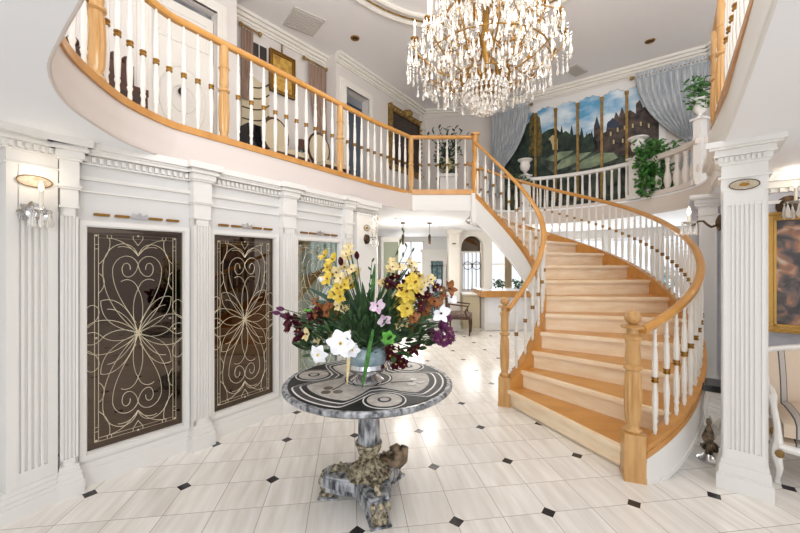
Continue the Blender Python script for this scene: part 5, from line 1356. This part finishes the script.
# garden shrubs outside
for i in range(5):
    a = .5+i*.9; c = fp(bayf, a, -.9, 0); foliage('garden_shrub', 'blue-green shrub outside the windows seen through the stair balusters', 'shrub', (c.x,c.y,1.0), (.45,.4,.45), 150, .14, 'outdoor_blue', down=1.0, seed=30+i)
for o in [o for o in C.objects if o.name.startswith('garden_shrub')]: o['group'] = 'shrubs outside the bay windows'
mb = MB(); mb.prism([(-6,13.4),(8.5,13.4),(12,18),(-6,18)],-.1,0); mb.prism([(8.5,-3.5),(13,-3.5),(13,18),(12,18),(8.5,13.4)],-.1,0); struct('ground_outside', mb, 'counter_white')
# columns and piers beyond
t = thing('kitchen_column', 'cream square column beyond the bouquet, near the fireplace', 'column', (X_(454,8.6),8.65,0))
xc = X_(454,8.55); MB().box((xc,8.65,1.15),(.26,.24,2.3)).build('shaft','trim_cream',t); MB().box((xc,8.65,.06),(.32,.32,.12)).build('base','trim_cream',t); MB().box((xc,8.65,2.32),(.32,.32,.10)).build('capital','trim_cream',t)
MB().lathe([(.04,0),(.04,.02)],(xc,8.52,2.02),12,M3=None).build('rosette','bronze',t)
t = thing('beige_pier', 'beige pier just right of the mirror wall end, behind the sconce', 'column', (-.45,6.1,0))
MB().box((-.46,6.1,1.14),(.15,.2,2.28)).build('shaft','trim_cream',t); MB().box((-.46,6.1,.06),(.19,.24,.12)).build('base','trim_cream',t); MB().box((-.46,6.1,2.32),(.19,.24,.1)).build('capital','trim_cream',t)
t = thing('wall_cabinet', 'tall sage-fronted cabinet with white frame beyond the mirror wall', 'cabinet', (X_(391,8.5),8.6,0))
xc = X_(391,8.5); MB().box((xc,8.75,1.1),(.46,.4,2.2)).build('body','white_paint',t)
MB().box((xc,8.54,1.12),(.34,.02,1.9)).build('door','sage',t)
MB().box((xc+.14,8.525,1.1),(.02,.02,.1)).build('handle','brass',t)
# fireplace
fx0, fx1 = X_(422,9.8), X_(449,9.8); fm_ = (fx0+fx1)/2
t = thing('fireplace', 'white mantel fireplace with dark opening seen beyond the bouquet', 'fireplace', (fm_,9.9,0))
mb = MB(); mb.box((fm_,9.95,1.9),(fx1-fx0+.1,.42,.08)); mb.box((fm_,9.97,1.75),(fx1-fx0,.36,.24)); mb.box((fx0+.12,9.97,.83),(.24,.36,1.62)); mb.box((fx1-.08,9.97,.83),(.16,.36,1.62)); mb.build('mantel','white_paint',t)
MB().box((fm_,10.1,.83),(fx1-fx0-.3,.05,1.6)).build('firebox','outdoor_blue',t)
mb = MB(); 
for k in range(4): mb.box((fx0+.28+k*.13,9.80,.85),(.02,.02,1.4))
mb.box((fm_+.05,9.80,1.5),(.42,.02,.03)); mb.build('screen','iron',t)
# pendants
for i, (px, py) in enumerate(((403,228),(429.5,232))):
    p = at(px, py+14, 7.2); t = thing('pendant_lamp', ('left' if i == 0 else 'right')+' of two slim clear pendant lamps in the far room', 'lamp', (p.x,p.y,H1))
    MB().lathe([(.05,H1-.03),(.05,H1)],(p.x,p.y,0),10).build('canopy','bronze',t); mb = MB(); mb.tube([(p.x,p.y,H1),(p.x,p.y,2.14)],.006,5); mb.build('cord','bronze',t); MB().lathe([(.02,2.14),(.03,2.10),(.025,1.95),(.01,1.93)],(p.x,p.y,0),10).build('lamp_shade','bronze',t,True)
# arch between kitchen and dining
t = MB(); arc = [(X_(460,9),0)]; 
ax0, ax1 = X_(461,9.0), X_(483,9.0); am = (ax0+ax1)/2; hw = (ax1-ax0)/2
poly = [(ax0-.10,0),(ax0,0),(ax0,1.95)]+[(am-hw*math.cos(PI*k/12),1.95+.30*math.sin(PI*k/12)) for k in range(1,12)]+[(ax1,1.95),(ax1,0),(ax1+.22,0),(ax1+.22,H1),(ax0-.10,H1)]
t.fprism(((0,9.0),(1,0),(0,-1)), poly, -.1, .05); struct('trim_13', t, 'trim_cream')
t = thing('transom_mirror', 'dark arched glass transom above the far iron-grilled window', 'mirror', (am,9.3,1.9)); MB().box((am,9.3,2.08),(hw*2,.03,.46)).build('glass','mirror_glass',t); MB().box((am,9.29,1.86),(hw*2,.06,.04)).build('rail','white_paint',t)
# low wicker-front counter and island
t = thing('low_counter', 'pale basket-fronted low counter under the far grilled window', 'cabinet', (X_(471,8.9),8.7,0))
x0, x1 = X_(462,8.8), X_(479,8.8); MB().box(((x0+x1)/2,8.85,.40),(x1-x0,.3,.80)).build('body','wicker',t); MB().box(((x0+x1)/2,8.83,.82),(x1-x0+.04,.36,.04)).build('top','trim_cream',t)
x0, x1 = X_(481,8.3), X_(512,8.3)
t = thing('kitchen_island', 'white panelled island with wood-edged white counter behind the inner newel', 'island', (x0+.6,8.6,0))
mb = MB(); mb.box(((x0+3.6)/2+.05,8.75,.40),(3.6-x0-.1,.8,.78)); mb.build('body','white_paint',t)
for k in range(3): MB().box((x0+.36+k*.52,8.34,.48),(.42,.02,.60)).build('panel','counter_white',t)
MB().box(((x0+3.7)/2,8.72,.86),(3.7-x0,.95,.14)).build('edge','oak',t); MB().box(((x0+3.7)/2,8.73,.935),(3.68-x0,.93,.014)).build('counter','counter_white',t)
for i, (px, w) in enumerate(((487.5,10),(509.5,7))):
    a = X_(px-w/2,10.6); b = X_(px+w/2,10.6); fr = (Vector((a,10.75)),Vector((1,0)),Vector((0,-1)))
    t = thing('curtain', ('narrow' if i else 'wider')+' beige curtain framing the far window right of the arch', 'curtain', (a,10.7,.7)); mb = MB(); vs = []
    n = 24
    for k in range(n+1):
        s = (b-a)*k/n; o = .03*math.sin(k*1.9); vs += [fp(fr,s,o,.72),fp(fr,s,o,2.3),fp(fr,s,o-.01,2.3),fp(fr,s,o-.01,.72)]
    mb.add(vs, [(k*4+j,k*4+(j+1)%4,k*4+4+(j+1)%4,k*4+4+j) for k in range(n) for j in range(4)]); mb.build('fabric','drape_cream',t,True)
    MB().box(((a+b)/2,10.74,2.31),(b-a+.1,.03,.03)).build('curtain_rod','brass',t)
for i, px in enumerate((500,519)):
    p = at(px,291,9.3 if 0 else 8.9); foliage('potted_plant', ('left' if i == 0 else 'right')+' dark small plant on the island counter by the far window', 'plant', (p.x,8.95,.99), (.16,.12,.16), 60, .07, 'leaf_dark', down=.03, seed=50+i)
# armchair
ax, ay = 1.33, 8.05
t = thing('armchair', 'dark wood open armchair with striped cushion behind the bouquet', 'chair', (ax,ay,0), math.radians(75))
mb = MB(); slab_curve(mb,-.26,.26,-.25,.25,.40,0,.09,8); loc(t,mb).build('seat','cushion_dark',t,True)
mb = MB(); mb.box((0,0,.38),(.54,.52,.06)); loc(t,mb).build('seat_frame','dark_wood',t)
for a, b in ((-.24,-.23),(.24,-.23),(-.24,.23),(.24,.23)):
    mb = MB(); mb.tube([(a,b,.38),(a*1.02,b*1.05,.2),(a,b,.0)],[.028,.02,.016],8); loc(t,mb).build('leg','dark_wood',t,True)
for a in (-.27,.27):
    mb = MB(); mb.tube([(a,-.18,.38),(a,-.14,.52),(a,-.2,.64),(a,.0,.66),(a,.24,.68)],.018,8); loc(t,mb).build('arm','dark_wood',t,True)
mb = MB(); mb.box((0,.26,.70),(.40,.04,.40)); loc(t,mb).build('backrest','cushion_dark',t)
mb = MB(); mb.tube([(-.22,.26,.40),(-.23,.28,.92),(0,.29,.98),(.23,.28,.92),(.22,.26,.40)],.02,8); loc(t,mb).build('back_frame','dark_wood',t,True)

# ------------------------------------------------------------------ walls that close the lower rooms (seen in the mirrors)
mb = MB(); mb.box((-5.6,4.9,1.19),(.12,17,2.38)); struct('wall_far_left', mb, 'wall_white')

# ------------------------------------------------------------------ light
w = bpy.data.worlds.new('world'); bpy.context.scene.world = w; w.use_nodes = True
w.node_tree.nodes['Background'].inputs[0].default_value = (.93,.96,1,1); w.node_tree.nodes['Background'].inputs[1].default_value = 1.15
def area(name, loc_, target, size, energy, col=(1,1,1), sy=None):
    l = bpy.data.lights.new(name,'AREA'); l.energy = energy; l.color = col; l.size = size
    if sy: l.shape = 'RECTANGLE'; l.size_y = sy
    o = bpy.data.objects.new(name, l); C.objects.link(o); o.location = loc_; o.rotation_euler = (Vector(target)-Vector(loc_)).to_track_quat('-Z','Y').to_euler(); return o
area('front_fill', (0,-2.6,1.6), (0.3,4,1.5), 3.2, 70, (.94,.97,1), 2.2)  # added fill behind the camera, for assumed front-door daylight
area('ceiling_bounce_fill', (.5,-.9,3.2), (.9,2.8,5.35), 3.0, 215, (.97,.98,1), 1.6)  # added fill aimed up to bounce off the upper ceiling, no window seen
area('bay_daylight', tuple(fp(bayf,2.5,-.5,1.5)), tuple(fp(bayf,2.5,3,1.2)), 3.5, 90, (.95,.98,1), 1.6)
area('kitchen_daylight', (1.5,YB+.5,1.6), (1.0,6,.8), 4, 130, (1,.98,.95), 1.4)
for x, y, e in ((3.9,1.6,20),(.07,7.2,20),(.60,7.2,20),(3.4,8.2,12)):  # middle two belong to the pendants, the others are added fill without fixtures
    l = bpy.data.lights.new('pendant_and_fill_light','POINT'); l.energy = e; l.color = (1,.94,.86); l.shadow_soft_size = .15; o = bpy.data.objects.new('pendant_and_fill_light', l); C.objects.link(o); o.location = (x,y,2.15 if x > 2 else 1.84)
vs_ = bpy.context.scene.view_settings; vs_.view_transform = 'Standard'; vs_.look = 'None'; vs_.exposure = 0; vs_.gamma = 1; vs_.use_curve_mapping = False
